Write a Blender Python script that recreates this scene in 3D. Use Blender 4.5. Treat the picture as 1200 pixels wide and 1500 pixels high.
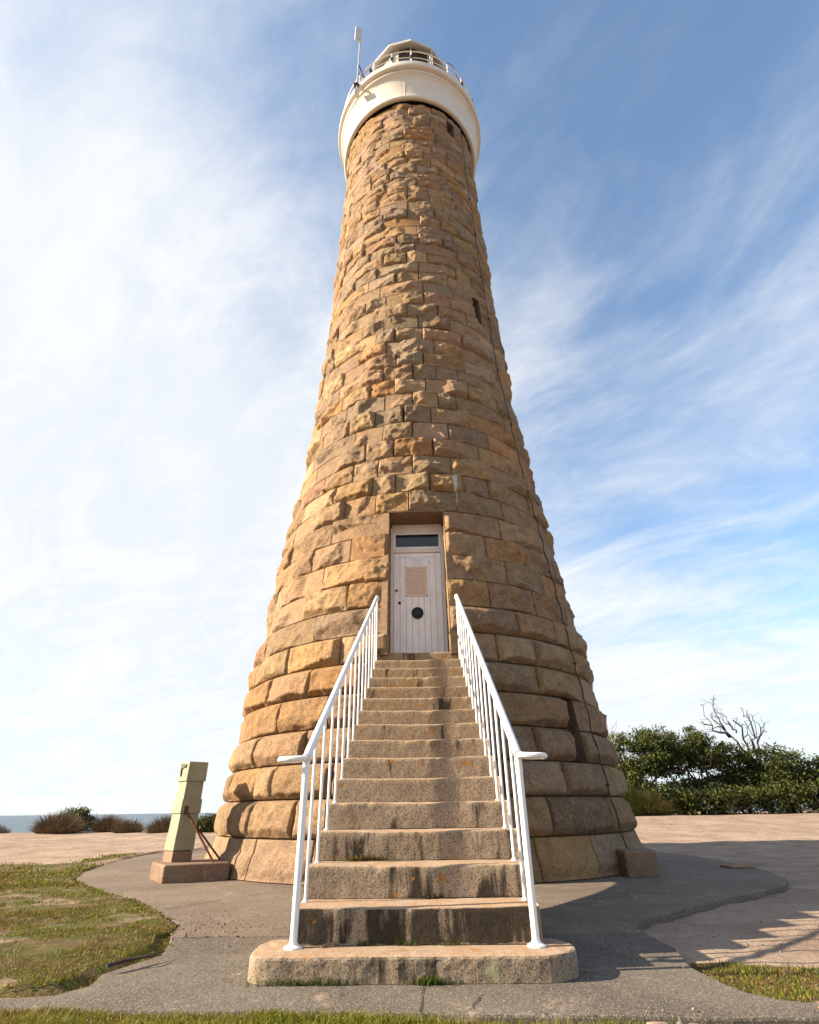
import bpy, math, random
import numpy as np
from mathutils import Matrix, Vector

random.seed(7)
rng = np.random.default_rng(11)
scene = bpy.context.scene
col = scene.collection
for o in list(bpy.data.objects):
    bpy.data.objects.remove(o)

# ------------------------------------------------------------------ camera
EYE = 0.7705
cam_d = bpy.data.cameras.new('camera')
cam = bpy.data.objects.new('camera', cam_d)
col.objects.link(cam)
fw = Vector((-0.018396, 0.874870, 0.484008)); rt = Vector((0.9995535, 0.0274917, -0.0117017)); up = Vector((0.0235437, -0.4835769, 0.8749852))
cam.matrix_world = Matrix(((rt.x, up.x, -fw.x, 0), (rt.y, up.y, -fw.y, 0), (rt.z, up.z, -fw.z, EYE), (0, 0, 0, 1)))
cam_d.sensor_fit = 'VERTICAL'
cam_d.sensor_height = 36.0
cam_d.lens = 789.02 / 1500 * 36.0
cam_d.clip_start = 0.05
cam_d.clip_end = 90000
scene.camera = cam
scene.render.resolution_x = 819
scene.render.resolution_y = 1024

# ------------------------------------------------------------------ light
SUN_EL = math.radians(25.0)
SUN_AZ = math.radians(6.5)          # light travels along +X, turned this much towards +Y
sun_dir = Vector((math.cos(SUN_EL) * math.cos(SUN_AZ), math.cos(SUN_EL) * math.sin(SUN_AZ), -math.sin(SUN_EL)))
sd = bpy.data.lights.new('sun', 'SUN')
sd.energy = 5.0
sd.angle = math.radians(0.6)
sd.color = (1.0, 0.84, 0.63)
sun = bpy.data.objects.new('sun', sd)
col.objects.link(sun)
sun.rotation_euler = sun_dir.to_track_quat('-Z', 'Y').to_euler()

world = bpy.data.worlds.new('World')
scene.world = world
world.use_nodes = True
wn = world.node_tree.nodes; wl = world.node_tree.links
wn.clear()
W_STRENGTH = 0.064
def wnode(t, **kw):
    n = wn.new(t)
    for k, v in kw.items():
        setattr(n, k, v)
    return n
def wmath(op, a, b=None, c=None, clamp=False):
    n = wn.new('ShaderNodeMath'); n.operation = op; n.use_clamp = clamp
    for i, v in enumerate((a, b, c)):
        if v is None: continue
        if isinstance(v, (int, float)): n.inputs[i].default_value = v
        else: wl.new(v, n.inputs[i])
    return n.outputs[0]
out = wnode('ShaderNodeOutputWorld')
bg = wnode('ShaderNodeBackground')
bg.inputs['Strength'].default_value = W_STRENGTH
sky = wnode('ShaderNodeTexSky')
sky.sky_type = 'NISHITA'
sky.sun_disc = False
sky.sun_elevation = SUN_EL
sky.sun_rotation = math.radians(270) - SUN_AZ
sky.altitude = 20
sky.air_density = 1.0
sky.dust_density = 0.5
sky.ozone_density = 2.0
tc = wnode('ShaderNodeTexCoord')
sep = wnode('ShaderNodeSeparateXYZ')
wl.new(tc.outputs['Generated'], sep.inputs[0])
zc = wmath('ADD', wmath('MAXIMUM', sep.outputs['Z'], 0.0), 0.16)
px = wmath('DIVIDE', sep.outputs['X'], zc)
py = wmath('DIVIDE', sep.outputs['Y'], zc)
comb = wnode('ShaderNodeCombineXYZ')
wl.new(px, comb.inputs[0]); wl.new(py, comb.inputs[1])
def cloud_noise(rot, scl, loc, scale, detail, rough, dist):
    mp = wnode('ShaderNodeMapping', vector_type='TEXTURE')
    mp.inputs['Rotation'].default_value = (0, 0, rot)
    mp.inputs['Scale'].default_value = (scl[0], scl[1], 1)
    mp.inputs['Location'].default_value = (loc[0], loc[1], loc[2])
    wl.new(comb.outputs[0], mp.inputs['Vector'])
    n = wnode('ShaderNodeTexNoise')
    n.inputs['Scale'].default_value = scale
    n.inputs['Detail'].default_value = detail
    n.inputs['Roughness'].default_value = rough
    n.inputs['Distortion'].default_value = dist
    wl.new(mp.outputs[0], n.inputs['Vector'])
    return n.outputs['Fac']
CL = dict(big=(0.35, (1.0, 1.0), (0.3, 0.2, 0.0)), streak=(0.9, (0.55, 2.4), (1.7, 0.4, 3.0)))
c_big = cloud_noise(-0.5, (1.3, 0.9), (3.1, 1.2, 0.0), 1.0, 4, 0.5, 0.5)
c_str = cloud_noise(-0.75, (1.25, 0.75), (1.7, 0.4, 3.0), 1.9, 10, 0.62, 1.0)
c_fin = cloud_noise(-0.75, (1.25, 0.75), (5.7, 2.4, 1.0), 6.5, 8, 0.64, 0.8)
csum = wmath('ADD', wmath('MULTIPLY', c_big, 0.78), wmath('ADD', wmath('MULTIPLY', c_str, 0.45), wmath('MULTIPLY', c_fin, 0.15)))
# thin high cloud thickens towards the sun side and towards the horizon
side = wmath('MULTIPLY', sep.outputs['X'], -0.40)
low = wmath('MULTIPLY', wmath('SUBTRACT', 0.70, sep.outputs['Z']), 0.50)
csum = wmath('ADD', csum, wmath('ADD', side, low))
mr = wnode('ShaderNodeMapRange', interpolation_type='SMOOTHSTEP')
mr.inputs['From Min'].default_value = 0.40
mr.inputs['From Max'].default_value = 0.87
wl.new(csum, mr.inputs['Value'])
cfac = wmath('ADD', wmath('MULTIPLY', mr.outputs[0], 0.84), 0.09)
cden = wnode('ShaderNodeMapRange', interpolation_type='SMOOTHSTEP')
cden.inputs['From Min'].default_value = 0.40
cden.inputs['From Max'].default_value = 0.62
wl.new(wmath('ADD', wmath('MULTIPLY', c_str, 0.7), wmath('MULTIPLY', c_fin, 0.3)), cden.inputs['Value'])
ccol = wnode('ShaderNodeMix', data_type='RGBA')
ccol.inputs['A'].default_value = (4.45, 4.62, 4.85, 1)
ccol.inputs['B'].default_value = (5.05, 5.08, 5.12, 1)
wl.new(cden.outputs[0], ccol.inputs['Factor'])
mix = wnode('ShaderNodeMix', data_type='RGBA')
wl.new(cfac, mix.inputs['Factor'])
tintn = wnode('ShaderNodeMix', data_type='RGBA', blend_type='MULTIPLY')
tintn.inputs['Factor'].default_value = 1.0
tintn.inputs['B'].default_value = (0.96, 1.25, 1.36, 1)
wl.new(sky.outputs[0], tintn.inputs['A'])
wl.new(tintn.outputs['Result'], mix.inputs['A'])
wl.new(ccol.outputs['Result'], mix.inputs['B'])
wl.new(mix.outputs['Result'], bg.inputs['Color'])
wl.new(bg.outputs[0], out.inputs['Surface'])

scene.view_settings.view_transform = 'Standard'
scene.view_settings.look = 'None'
scene.view_settings.exposure = 1.68
scene.view_settings.gamma = 1.0
scene.view_settings.use_curve_mapping = False
scene.render.engine = 'CYCLES'
scene.cycles.use_denoising = True

# ------------------------------------------------------------------ numpy noise
def _h(ix, iy, iz, seed):
    h = (ix.astype(np.uint32) * np.uint32(374761393) + iy.astype(np.uint32) * np.uint32(668265263) + iz.astype(np.uint32) * np.uint32(2147483647) + np.uint32((seed * 974711 + 12345) & 0xffffffff))
    h = (h ^ (h >> np.uint32(13))) * np.uint32(1274126177)
    h = (h ^ (h >> np.uint32(16))) * np.uint32(2246822519)
    h = h ^ (h >> np.uint32(15))
    return h.astype(np.float64) / 4294967295.0 * 2 - 1
def vnoise(x, y, z, seed=0):
    x = np.asarray(x, float); y = np.asarray(y, float) + 0 * x; z = np.asarray(z, float) + 0 * x
    x0 = np.floor(x); y0 = np.floor(y); z0 = np.floor(z)
    fx, fy, fz = x - x0, y - y0, z - z0
    sx, sy, sz = [t * t * t * (t * (t * 6 - 15) + 10) for t in (fx, fy, fz)]
    x0, y0, z0 = [t.astype(np.int64) for t in (x0, y0, z0)]
    r = 0
    for dx in (0, 1):
        wx = sx if dx else 1 - sx
        for dy in (0, 1):
            wy = sy if dy else 1 - sy
            for dz in (0, 1):
                wz = sz if dz else 1 - sz
                r = r + wx * wy * wz * _h(x0 + dx, y0 + dy, z0 + dz, seed)
    return r
def fbm(x, y, z, octv=4, seed=0, gain=0.5):
    a, s, r = 1.0, 0.0, 0
    for i in range(octv):
        f = 2.03 ** i
        r = r + a * vnoise(x * f, y * f, z * f, seed + i); s += a; a *= gain
    return r / s

# ------------------------------------------------------------------ helpers
def tag(o, label=None, cat=None, group=None, kind=None):
    if label: o['label'] = label
    if cat: o['category'] = cat
    if group: o['group'] = group
    if kind: o['kind'] = kind
    return o
def thing(name, loc, label, cat, group=None):
    o = bpy.data.objects.new(name, None)
    o.empty_display_size = 0.2
    o.location = loc
    col.objects.link(o)
    return tag(o, label, cat, group)
def link(name, me, mat, parent=None):
    o = bpy.data.objects.new(name, me)
    if mat is not None:
        me.materials.append(mat)
    col.objects.link(o)
    if parent is not None:
        o.parent = parent
        if parent.type == 'EMPTY':
            o.matrix_parent_inverse = Matrix.Translation(-parent.location)
    return o
def mesh_np(name, V, F, smooth=False, tint=None):
    """V (n,3); F list of arrays (m,3)/(m,4)"""
    me = bpy.data.meshes.new(name)
    if not isinstance(F, (list, tuple)) or (len(F) and not isinstance(F[0], np.ndarray)):
        F = [np.asarray(F)]
    V = np.asarray(V, dtype=np.float32)
    loops = np.concatenate([f.ravel() for f in F if len(f)]).astype(np.int32)
    tot = np.concatenate([np.full(len(f), f.shape[1], np.int32) for f in F if len(f)])
    start = np.concatenate([[0], np.cumsum(tot)[:-1]]).astype(np.int32)
    me.vertices.add(len(V)); me.vertices.foreach_set('co', V.ravel())
    me.loops.add(len(loops)); me.loops.foreach_set('vertex_index', loops)
    me.polygons.add(len(tot)); me.polygons.foreach_set('loop_start', start); me.polygons.foreach_set('loop_total', tot)
    me.update(calc_edges=True)
    me.validate()
    if smooth:
        me.polygons.foreach_set('use_smooth', np.ones(len(me.polygons), bool))
    if tint is not None:
        tint = np.asarray(tint, dtype=np.float32)
        if tint.ndim == 1: tint = np.tile(tint, (len(V), 1))
        a = me.attributes.new('tint', 'FLOAT_COLOR', 'POINT')
        a.data.foreach_set('color', np.concatenate([tint[:, :3], np.ones((len(tint), 1), np.float32)], 1).astype(np.float32).ravel())
    return me

class MB:
    def __init__(s): s.v = []; s.f = []
    def add(s, vs, fs):
        b = len(s.v); s.v += [tuple(p) for p in vs]; s.f += [tuple(b + i for i in f) for f in fs]; return s
    def box(s, x0, x1, y0, y1, z0, z1):
        return s.add([(x0, y0, z0), (x1, y0, z0), (x1, y1, z0), (x0, y1, z0), (x0, y0, z1), (x1, y0, z1), (x1, y1, z1), (x0, y1, z1)],
                     [(0, 3, 2, 1), (4, 5, 6, 7), (0, 1, 5, 4), (1, 2, 6, 5), (2, 3, 7, 6), (3, 0, 4, 7)])
    def prism(s, poly, z0, z1):
        n = len(poly)
        vs = [(p[0], p[1], z0) for p in poly] + [(p[0], p[1], z1) for p in poly]
        return s.add(vs, [tuple(range(n - 1, -1, -1)), tuple(range(n, 2 * n))] + [(i, (i + 1) % n, n + (i + 1) % n, n + i) for i in range(n)])
    def tube(s, pts, r, n=10, cap=True):
        pts = [Vector(p) for p in pts]
        rs = r if isinstance(r, (list, tuple)) else [r] * len(pts)
        ref = None; rings = []
        for i, p in enumerate(pts):
            t = (pts[min(i + 1, len(pts) - 1)] - pts[max(i - 1, 0)]).normalized()
            if ref is None:
                a = Vector((0, 0, 1)) if abs(t.z) < 0.9 else Vector((1, 0, 0))
                ref = t.cross(a).normalized()
            ref = (ref - t * ref.dot(t)).normalized()
            b = t.cross(ref)
            rings.append([p + (ref * math.cos(2 * math.pi * k / n) + b * math.sin(2 * math.pi * k / n)) * rs[i] for k in range(n)])
        base = len(s.v)
        for rg in rings: s.v += [tuple(q) for q in rg]
        for i in range(len(rings) - 1):
            for k in range(n):
                s.f.append((base + i * n + k, base + i * n + (k + 1) % n, base + (i + 1) * n + (k + 1) % n, base + (i + 1) * n + k))
        if cap:
            s.f.append(tuple(base + k for k in range(n - 1, -1, -1)))
            s.f.append(tuple(base + (len(rings) - 1) * n + k for k in range(n)))
        return s
    def lathe(s, prof, c, n=96, a0=0.0, a1=2 * math.pi):
        full = abs(a1 - a0 - 2 * math.pi) < 1e-6
        m = n if full else n + 1
        base = len(s.v)
        for r, z in prof:
            for k in range(m):
                a = a0 + (a1 - a0) * k / n
                s.v.append((c[0] + r * math.sin(a), c[1] - r * math.cos(a), z))
        for i in range(len(prof) - 1):
            for k in range(n):
                k2 = (k + 1) % m if full else k + 1
                s.f.append((base + i * m + k, base + i * m + k2, base + (i + 1) * m + k2, base + (i + 1) * m + k))
        return s
    def build(s, name, mat, parent=None, smooth=False, bevel=0.0, seg=2, angle=35):
        me = bpy.data.meshes.new(name)
        me.from_pydata(s.v, [], s.f)
        me.update()
        if smooth:
            me.polygons.foreach_set('use_smooth', np.ones(len(me.polygons), bool))
            try: me.set_sharp_from_angle(angle=math.radians(angle))
            except Exception: pass
        o = link(name, me, mat, parent)
        if bevel:
            b = o.modifiers.new('bevel', 'BEVEL'); b.width = bevel; b.segments = seg; b.limit_method = 'ANGLE'; b.angle_limit = math.radians(40)
        return o

# ------------------------------------------------------------------ materials
class NT:
    def __init__(s, name):
        s.m = bpy.data.materials.new(name); s.m.use_nodes = True
        s.n = s.m.node_tree.nodes; s.l = s.m.node_tree.links
        s.b = s.n['Principled BSDF']
        g = s.n.new('ShaderNodeNewGeometry'); s.pos = g.outputs['Position']
    def set(s, inp, v):
        if isinstance(v, bpy.types.NodeSocket): s.l.new(v, inp)
        elif isinstance(v, (tuple, list)) and len(v) == 3 and inp.type == 'RGBA': inp.default_value = (*v, 1)
        else: inp.default_value = v
    def math(s, op, a, b=0.0, clamp=False):
        n = s.n.new('ShaderNodeMath'); n.operation = op; n.use_clamp = clamp
        s.set(n.inputs[0], a); s.set(n.inputs[1], b); return n.outputs[0]
    def noise(s, scale, detail=4, rough=0.55, dist=0.0, vec=None, stretch=None, loc=None):
        n = s.n.new('ShaderNodeTexNoise')
        n.inputs['Scale'].default_value = scale; n.inputs['Detail'].default_value = detail
        n.inputs['Roughness'].default_value = rough; n.inputs['Distortion'].default_value = dist
        v = vec or s.pos
        if stretch or loc:
            mp = s.n.new('ShaderNodeMapping')
            if stretch: mp.inputs['Scale'].default_value = stretch
            if loc: mp.inputs['Location'].default_value = loc
            s.l.new(v, mp.inputs['Vector']); v = mp.outputs[0]
        s.l.new(v, n.inputs['Vector']); return n.outputs['Fac']
    def voro(s, scale, feature='F1', out='Distance', rnd=1.0, vec=None):
        n = s.n.new('ShaderNodeTexVoronoi'); n.feature = feature
        n.inputs['Scale'].default_value = scale; n.inputs['Randomness'].default_value = rnd
        s.l.new(vec or s.pos, n.inputs['Vector']); return n.outputs[out]
    def ramp(s, v, a, b, lo=0.0, hi=1.0):
        n = s.n.new('ShaderNodeMapRange'); n.interpolation_type = 'SMOOTHSTEP'
        n.inputs['From Min'].default_value = a; n.inputs['From Max'].default_value = b
        n.inputs['To Min'].default_value = lo; n.inputs['To Max'].default_value = hi
        s.l.new(v, n.inputs['Value']); return n.outputs[0]
    def mix(s, f, a, b, mode='MIX'):
        n = s.n.new('ShaderNodeMix'); n.data_type = 'RGBA'; n.blend_type = mode
        s.set(n.inputs['Factor'], f)
        s.set(n.inputs['A'], a if not isinstance(a, tuple) else (*a, 1)); s.set(n.inputs['B'], b if not isinstance(b, tuple) else (*b, 1))
        return n.outputs['Result']
    def attr(s, name='tint'):
        n = s.n.new('ShaderNodeAttribute'); n.attribute_name = name; return n.outputs['Color'], n.outputs['Fac']
    def sep(s, v=None):
        n = s.n.new('ShaderNodeSeparateXYZ'); s.l.new(v or s.pos, n.inputs[0]); return n.outputs
    def bump(s, h, strength=0.5, dist=0.02, nrm=None):
        n = s.n.new('ShaderNodeBump'); n.inputs['Strength'].default_value = strength; n.inputs['Distance'].default_value = dist
        s.l.new(h, n.inputs['Height'])
        if nrm: s.l.new(nrm, n.inputs['Normal'])
        return n.outputs[0]
    def done(s, color, rough=0.8, normal=None, metal=0.0, spec=0.3, alb=0.70):
        if alb != 1.0: color = s.mix(1.0, color, (alb, alb, alb), 'MULTIPLY')
        s.set(s.b.inputs['Base Color'], color); s.set(s.b.inputs['Roughness'], rough)
        s.b.inputs['Metallic'].default_value = metal; s.b.inputs['Specular IOR Level'].default_value = spec
        if normal: s.l.new(normal, s.b.inputs['Normal'])
        return s.m

def plain(name, c, rough=0.6, metal=0.0, var=0.12, scale=6.0, bump=0.15, spec=0.3, grime=None, alb=0.70):
    t = NT(name)
    n = t.noise(scale, 5, 0.6)
    cc = t.mix(t.ramp(n, 0.3, 0.7), tuple(x * (1 - var) for x in c), tuple(min(1, x * (1 + var)) for x in c))
    if grime:
        g = t.ramp(t.noise(scale * 2.3, 6, 0.65, 0.4), 0.58, 0.72)
        cc = t.mix(t.math('MULTIPLY', g, grime[1]), cc, grime[0])
    return t.done(cc, rough, t.bump(t.noise(scale * 8, 4), bump, 0.004), metal, spec, alb)

def stone_mat():
    t = NT('rock_faced_granite')
    c, _ = t.attr()
    # iron staining and grey weathering that wander over the stones
    n1 = t.noise(1.7, 5, 0.6, 0.6)
    n2 = t.noise(5.5, 6, 0.65, 0.3)
    cc = t.mix(t.ramp(n2, 0.3, 0.72), t.mix(1.0, c, (0.74, 0.72, 0.72), 'MULTIPLY'), t.mix(1.0, c, (1.16, 1.12, 1.05), 'MULTIPLY'))
    rust = t.math('MULTIPLY', t.ramp(n1, 0.54, 0.68), t.ramp(t.noise(9, 5, 0.6), 0.42, 0.62))
    cc = t.mix(t.math('MULTIPLY', rust, 0.55), cc, (0.46, 0.235, 0.07))
    grey = t.math('MULTIPLY', t.ramp(t.noise(2.6, 5, 0.6, 0.5, loc=(7, 3, 1)), 0.55, 0.68), t.ramp(t.noise(14, 5, 0.6), 0.4, 0.6))
    cc = t.mix(t.math('MULTIPLY', grey, 0.5), cc, (0.22, 0.165, 0.125))
    yel = t.ramp(t.noise(3.3, 6, 0.7, 0.8, loc=(2, 9, 4)), 0.66, 0.74)
    cc = t.mix(t.math('MULTIPLY', yel, 0.6), cc, (0.62, 0.36, 0.05))
    # crystals
    sp = t.voro(95, out='Color')
    spf = t.sep(sp)[0]
    cc = t.mix(t.ramp(spf, 0.80, 0.9, 0, 0.45), cc, (0.10, 0.075, 0.06))
    cc = t.mix(t.ramp(spf, 0.22, 0.1, 0, 0.35), cc, (0.74, 0.60, 0.45))
    pit = t.ramp(t.noise(34, 4, 0.6), 0.68, 0.76, 0, 0.4)
    cc = t.mix(pit, cc, (0.12, 0.085, 0.06))
    # white lime run above the door, right side
    x, y, z = t.sep()
    xx = t.math('ADD', x, t.math('MULTIPLY', t.math('SUBTRACT', t.noise(22, 5, 0.7), 0.5), 0.10))
    w = t.math('MULTIPLY', t.math('SUBTRACT', z, 5.22), 0.055)
    m = t.math('LESS_THAN', t.math('ABSOLUTE', t.math('SUBTRACT', xx, 0.655)), w)
    m = t.math('MULTIPLY', m, t.math('MULTIPLY', t.math('LESS_THAN', z, 6.07), t.math('LESS_THAN', y, 9.4)))
    m = t.math('MULTIPLY', m, t.ramp(t.noise(40, 4, 0.7), 0.36, 0.5))
    cc = t.mix(m, cc, (0.82, 0.80, 0.76))
    b = t.bump(t.noise(18, 10, 0.75, 0.3), 1.0, 0.05)
    b = t.bump(t.noise(75, 6, 0.7), 0.8, 0.014, b)
    return t.done(cc, 0.92, b, spec=0.2)

def step_mat(name='step_granite', base=(0.36, 0.275, 0.195), dark=(0.022, 0.017, 0.012), stain=1.0):
    t = NT(name)
    n = t.noise(3, 5, 0.6)
    cc = t.mix(t.ramp(n, 0.3, 0.7), tuple(v * 0.82 for v in base), tuple(v * 1.18 for v in base))
    cc = t.mix(t.math('MULTIPLY', t.ramp(t.sep()[2], 0.7, 2.0), t.ramp(t.noise(4, 5, 0.6, loc=(1, 1, 8)), 0.35, 0.6, 0.2, 0.75)), cc, (0.36, 0.225, 0.10))
    sp = t.sep(t.voro(150, out='Color'))
    cc = t.mix(t.ramp(sp[0], 0.72, 0.82, 0, 0.65), cc, (0.06, 0.047, 0.036))
    cc = t.mix(t.ramp(sp[1], 0.26, 0.14, 0, 0.5), cc, (0.50, 0.40, 0.29))
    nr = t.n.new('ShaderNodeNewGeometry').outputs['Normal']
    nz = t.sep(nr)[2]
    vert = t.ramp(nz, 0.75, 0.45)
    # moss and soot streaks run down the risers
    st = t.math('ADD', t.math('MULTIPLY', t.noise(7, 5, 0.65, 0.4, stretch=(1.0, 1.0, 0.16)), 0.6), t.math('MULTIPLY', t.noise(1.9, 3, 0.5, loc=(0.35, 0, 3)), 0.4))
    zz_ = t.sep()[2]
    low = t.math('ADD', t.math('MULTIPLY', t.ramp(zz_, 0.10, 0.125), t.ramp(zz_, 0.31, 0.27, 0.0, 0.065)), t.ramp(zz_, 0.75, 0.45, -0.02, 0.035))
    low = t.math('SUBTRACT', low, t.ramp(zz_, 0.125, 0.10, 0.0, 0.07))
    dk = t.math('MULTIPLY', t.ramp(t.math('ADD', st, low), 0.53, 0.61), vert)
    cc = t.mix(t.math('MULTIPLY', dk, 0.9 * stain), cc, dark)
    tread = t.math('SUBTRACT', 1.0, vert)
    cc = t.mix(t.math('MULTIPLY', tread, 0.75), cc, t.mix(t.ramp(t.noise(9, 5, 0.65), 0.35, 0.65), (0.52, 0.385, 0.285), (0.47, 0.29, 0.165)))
    li = t.math('MULTIPLY', t.ramp(t.noise(8.5, 3, 0.5, 0.2, loc=(3, 5, 1)), 0.64, 0.68), t.ramp(t.noise(26, 5, 0.7), 0.42, 0.56))
    cc = t.mix(t.math('MULTIPLY', li, 0.85), cc, (0.42, 0.17, 0.02))
    lg = t.math('MULTIPLY', t.ramp(t.voro(3.1), 0.14, 0.09), t.ramp(t.noise(30, 4, 0.7), 0.40, 0.55))
    cc = t.mix(t.math('MULTIPLY', lg, 0.7), cc, (0.34, 0.36, 0.20))
    b = t.bump(t.noise(24, 6, 0.65), 0.5, 0.012)
    b = t.bump(t.noise(130, 3, 0.6), 0.45, 0.004, b)
    return t.done(cc, 0.9, b, spec=0.2)

def concrete_mat(name, c1, c2, agg=0.4, grain=85, crack=False):
    t = NT(name)
    n = t.noise(0.9, 6, 0.6, 0.5)
    cc = t.mix(t.ramp(n, 0.33, 0.68), c1, c2)
    cc = t.mix(t.ramp(t.noise(4.5, 6, 0.65, 0.4), 0.52, 0.75, 0, 0.45), cc, tuple(v * 0.55 for v in c1))
    sp = t.sep(t.voro(grain, out='Color'))
    cc = t.mix(t.ramp(sp[0], 0.72, 0.85, 0, agg), cc, tuple(v * 0.3 for v in c1))
    cc = t.mix(t.ramp(sp[1], 0.26, 0.12, 0, agg), cc, (0.62, 0.55, 0.46))
    sd_ = t.math('MULTIPLY', t.ramp(t.noise(1.6, 6, 0.7, 0.8, loc=(4, 1, 0)), 0.56, 0.70), t.ramp(t.noise(12, 5, 0.7), 0.40, 0.6))
    cc = t.mix(t.math('MULTIPLY', sd_, 0.55), cc, (0.52, 0.40, 0.30))
    li = t.math('MULTIPLY', t.ramp(t.noise(2.2, 5, 0.6, 0.5, loc=(9, 2, 0)), 0.58, 0.66), t.ramp(t.noise(34, 4, 0.7), 0.52, 0.62))
    cc = t.mix(t.math('MULTIPLY', li, 0.55), cc, (0.58, 0.56, 0.50))
    b = t.bump(t.noise(6, 6, 0.6), 0.35, 0.03)
    b = t.bump(t.noise(70, 5, 0.7), 0.65, 0.008, b)
    return t.done(cc, 0.92, b, spec=0.2)

def ground_mat():
    t = NT('sandy_ground')
    _, g = t.attr('turf')
    n = t.noise(0.8, 6, 0.6, 0.4)
    sand = t.mix(t.ramp(n, 0.3, 0.7), (0.34, 0.245, 0.18), (0.48, 0.365, 0.28))
    sand = t.mix(t.ramp(t.noise(1.9, 6, 0.7, 0.6, loc=(5, 0, 0)), 0.46, 0.66, 0, 0.5), sand, (0.215, 0.15, 0.105))
    sand = t.mix(t.ramp(t.noise(6, 6, 0.7, 0.5), 0.55, 0.72, 0, 0.5), sand, (0.20, 0.13, 0.085))
    sand = t.mix(t.ramp(t.noise(60, 3, 0.7), 0.62, 0.72, 0, 0.45), sand, (0.24, 0.17, 0.12))
    soil = t.mix(t.ramp(t.noise(9, 6, 0.7), 0.35, 0.65), (0.11, 0.072, 0.034), (0.20, 0.135, 0.07))
    soil = t.mix(t.ramp(t.noise(3.0, 6, 0.7, 0.4), 0.42, 0.58), soil, (0.085, 0.095, 0.016))
    f = t.ramp(t.math('ADD', g, t.math('MULTIPLY', t.math('SUBTRACT', t.noise(14, 6, 0.7), 0.5), 0.5)), 0.35, 0.6)
    cc = t.mix(f, sand, soil)
    b = t.bump(t.noise(3.2, 6, 0.65), 0.55, 0.08)
    b = t.bump(t.noise(30, 6, 0.7), 0.7, 0.02, b)
    return t.done(cc, 0.95, b, spec=0.15)

def leaf_mat(name, trans=0.25, rough=0.55):
    t = NT(name)
    c, _ = t.attr()
    c = t.mix(1.0, c, (0.72, 0.72, 0.72), 'MULTIPLY')
    m = t.done(c, rough, spec=0.25, alb=1.0)
    tr = t.n.new('ShaderNodeBsdfTranslucent')
    t.l.new(c, tr.inputs['Color'])
    mx = t.n.new('ShaderNodeMixShader'); mx.inputs[0].default_value = trans
    t.l.new(t.b.outputs[0], mx.inputs[1]); t.l.new(tr.outputs[0], mx.inputs[2])
    t.l.new(mx.outputs[0], t.n['Material Output'].inputs['Surface'])
    return m

def water_mat():
    t = NT('sea_water')
    n = t.noise(0.02, 6, 0.65, stretch=(0.4, 1.0, 1.0))
    cc = t.mix(t.ramp(n, 0.35, 0.65), (0.045, 0.09, 0.13), (0.075, 0.13, 0.17))
    foam = t.ramp(t.noise(0.10, 6, 0.7, 0.5, stretch=(0.35, 1.0, 1.0)), 0.64, 0.74, 0, 0.5)
    cc = t.mix(foam, cc, (0.45, 0.55, 0.58))
    b = t.bump(t.noise(0.18, 8, 0.65, stretch=(0.5, 1.0, 1.0)), 1.0, 3.0)
    return t.done(cc, 0.35, b, spec=0.4, alb=0.85)

M_STONE = stone_mat()
M_MORTAR = plain('joint_mortar', (0.24, 0.165, 0.10), 0.95, var=0.25, scale=9, bump=0.5)
M_DRESSED = plain('dressed_granite', (0.29, 0.185, 0.11), 0.9, var=0.22, scale=14, bump=0.5, grime=((0.2, 0.13, 0.08), 0.5))
M_SLIT_SHADE = plain('shade_darkened_slit_stone', (0.15, 0.10, 0.07), 0.95, var=0.3, scale=12, bump=0.5)  # slit recess granite, with the shade inside the slit painted into its colour
M_STEP = step_mat()
M_APRON = concrete_mat('apron_concrete', (0.165, 0.125, 0.095), (0.235, 0.182, 0.14), 0.3, 170)
M_PATH = concrete_mat('path_concrete', (0.115, 0.095, 0.078), (0.175, 0.147, 0.12), 0.36, 190)
M_GROUND = ground_mat()
M_WATER = water_mat()
M_LEAF = leaf_mat('foliage')
M_GRASS = leaf_mat('grass_blades', 0.3, 0.6)
M_BARK = plain('bark', (0.07, 0.052, 0.038), 0.9, var=0.3, scale=12, bump=0.6)
M_DEADWOOD = plain('bleached_dead_wood', (0.075, 0.06, 0.05), 0.9, var=0.25, scale=10, bump=0.5)
M_WHITE = plain('white_rail_paint', (0.82, 0.80, 0.79), 0.35, var=0.03, scale=9, bump=0.12, spec=0.45, grime=((0.50, 0.36, 0.26), 0.35), alb=0.9)
M_GALLERY = plain('cream_gallery_paint', (0.76, 0.69, 0.585), 0.42, var=0.05, scale=2.5, bump=0.06, spec=0.45, grime=((0.55, 0.42, 0.28), 0.18), alb=0.78)
M_LANTERN = plain('white_lantern_paint', (0.72, 0.675, 0.61), 0.42, var=0.04, scale=3, bump=0.05, spec=0.4)
M_DOOR = plain('pinkish_white_door_paint', (0.88, 0.835, 0.835), 0.45, var=0.05, scale=7, bump=0.1, spec=0.4, grime=((0.52, 0.40, 0.34), 0.22), alb=1.0)
M_FRAME = plain('cream_frame_paint', (0.74, 0.655, 0.60), 0.5, var=0.06, scale=7, bump=0.1, alb=1.0)
M_DARKGAP = plain('dark_iron', (0.035, 0.022, 0.018), 0.8, var=0.2, scale=8, bump=0.3)
M_RUST = plain('rusty_steel', (0.16, 0.065, 0.03), 0.85, metal=0.2, var=0.4, scale=26, bump=0.6)
M_GREEN = plain('pale_green_paint', (0.36, 0.35, 0.235), 0.55, var=0.08, scale=5, bump=0.12, grime=((0.30, 0.22, 0.10), 0.35))
M_BLOCK = concrete_mat('old_plinth_concrete', (0.20, 0.11, 0.07), (0.28, 0.19, 0.125), 0.3, 160)
M_PLINTH = plain('brown_timber_plinth', (0.30, 0.20, 0.13), 0.85, var=0.15, scale=15, bump=0.3)
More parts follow.
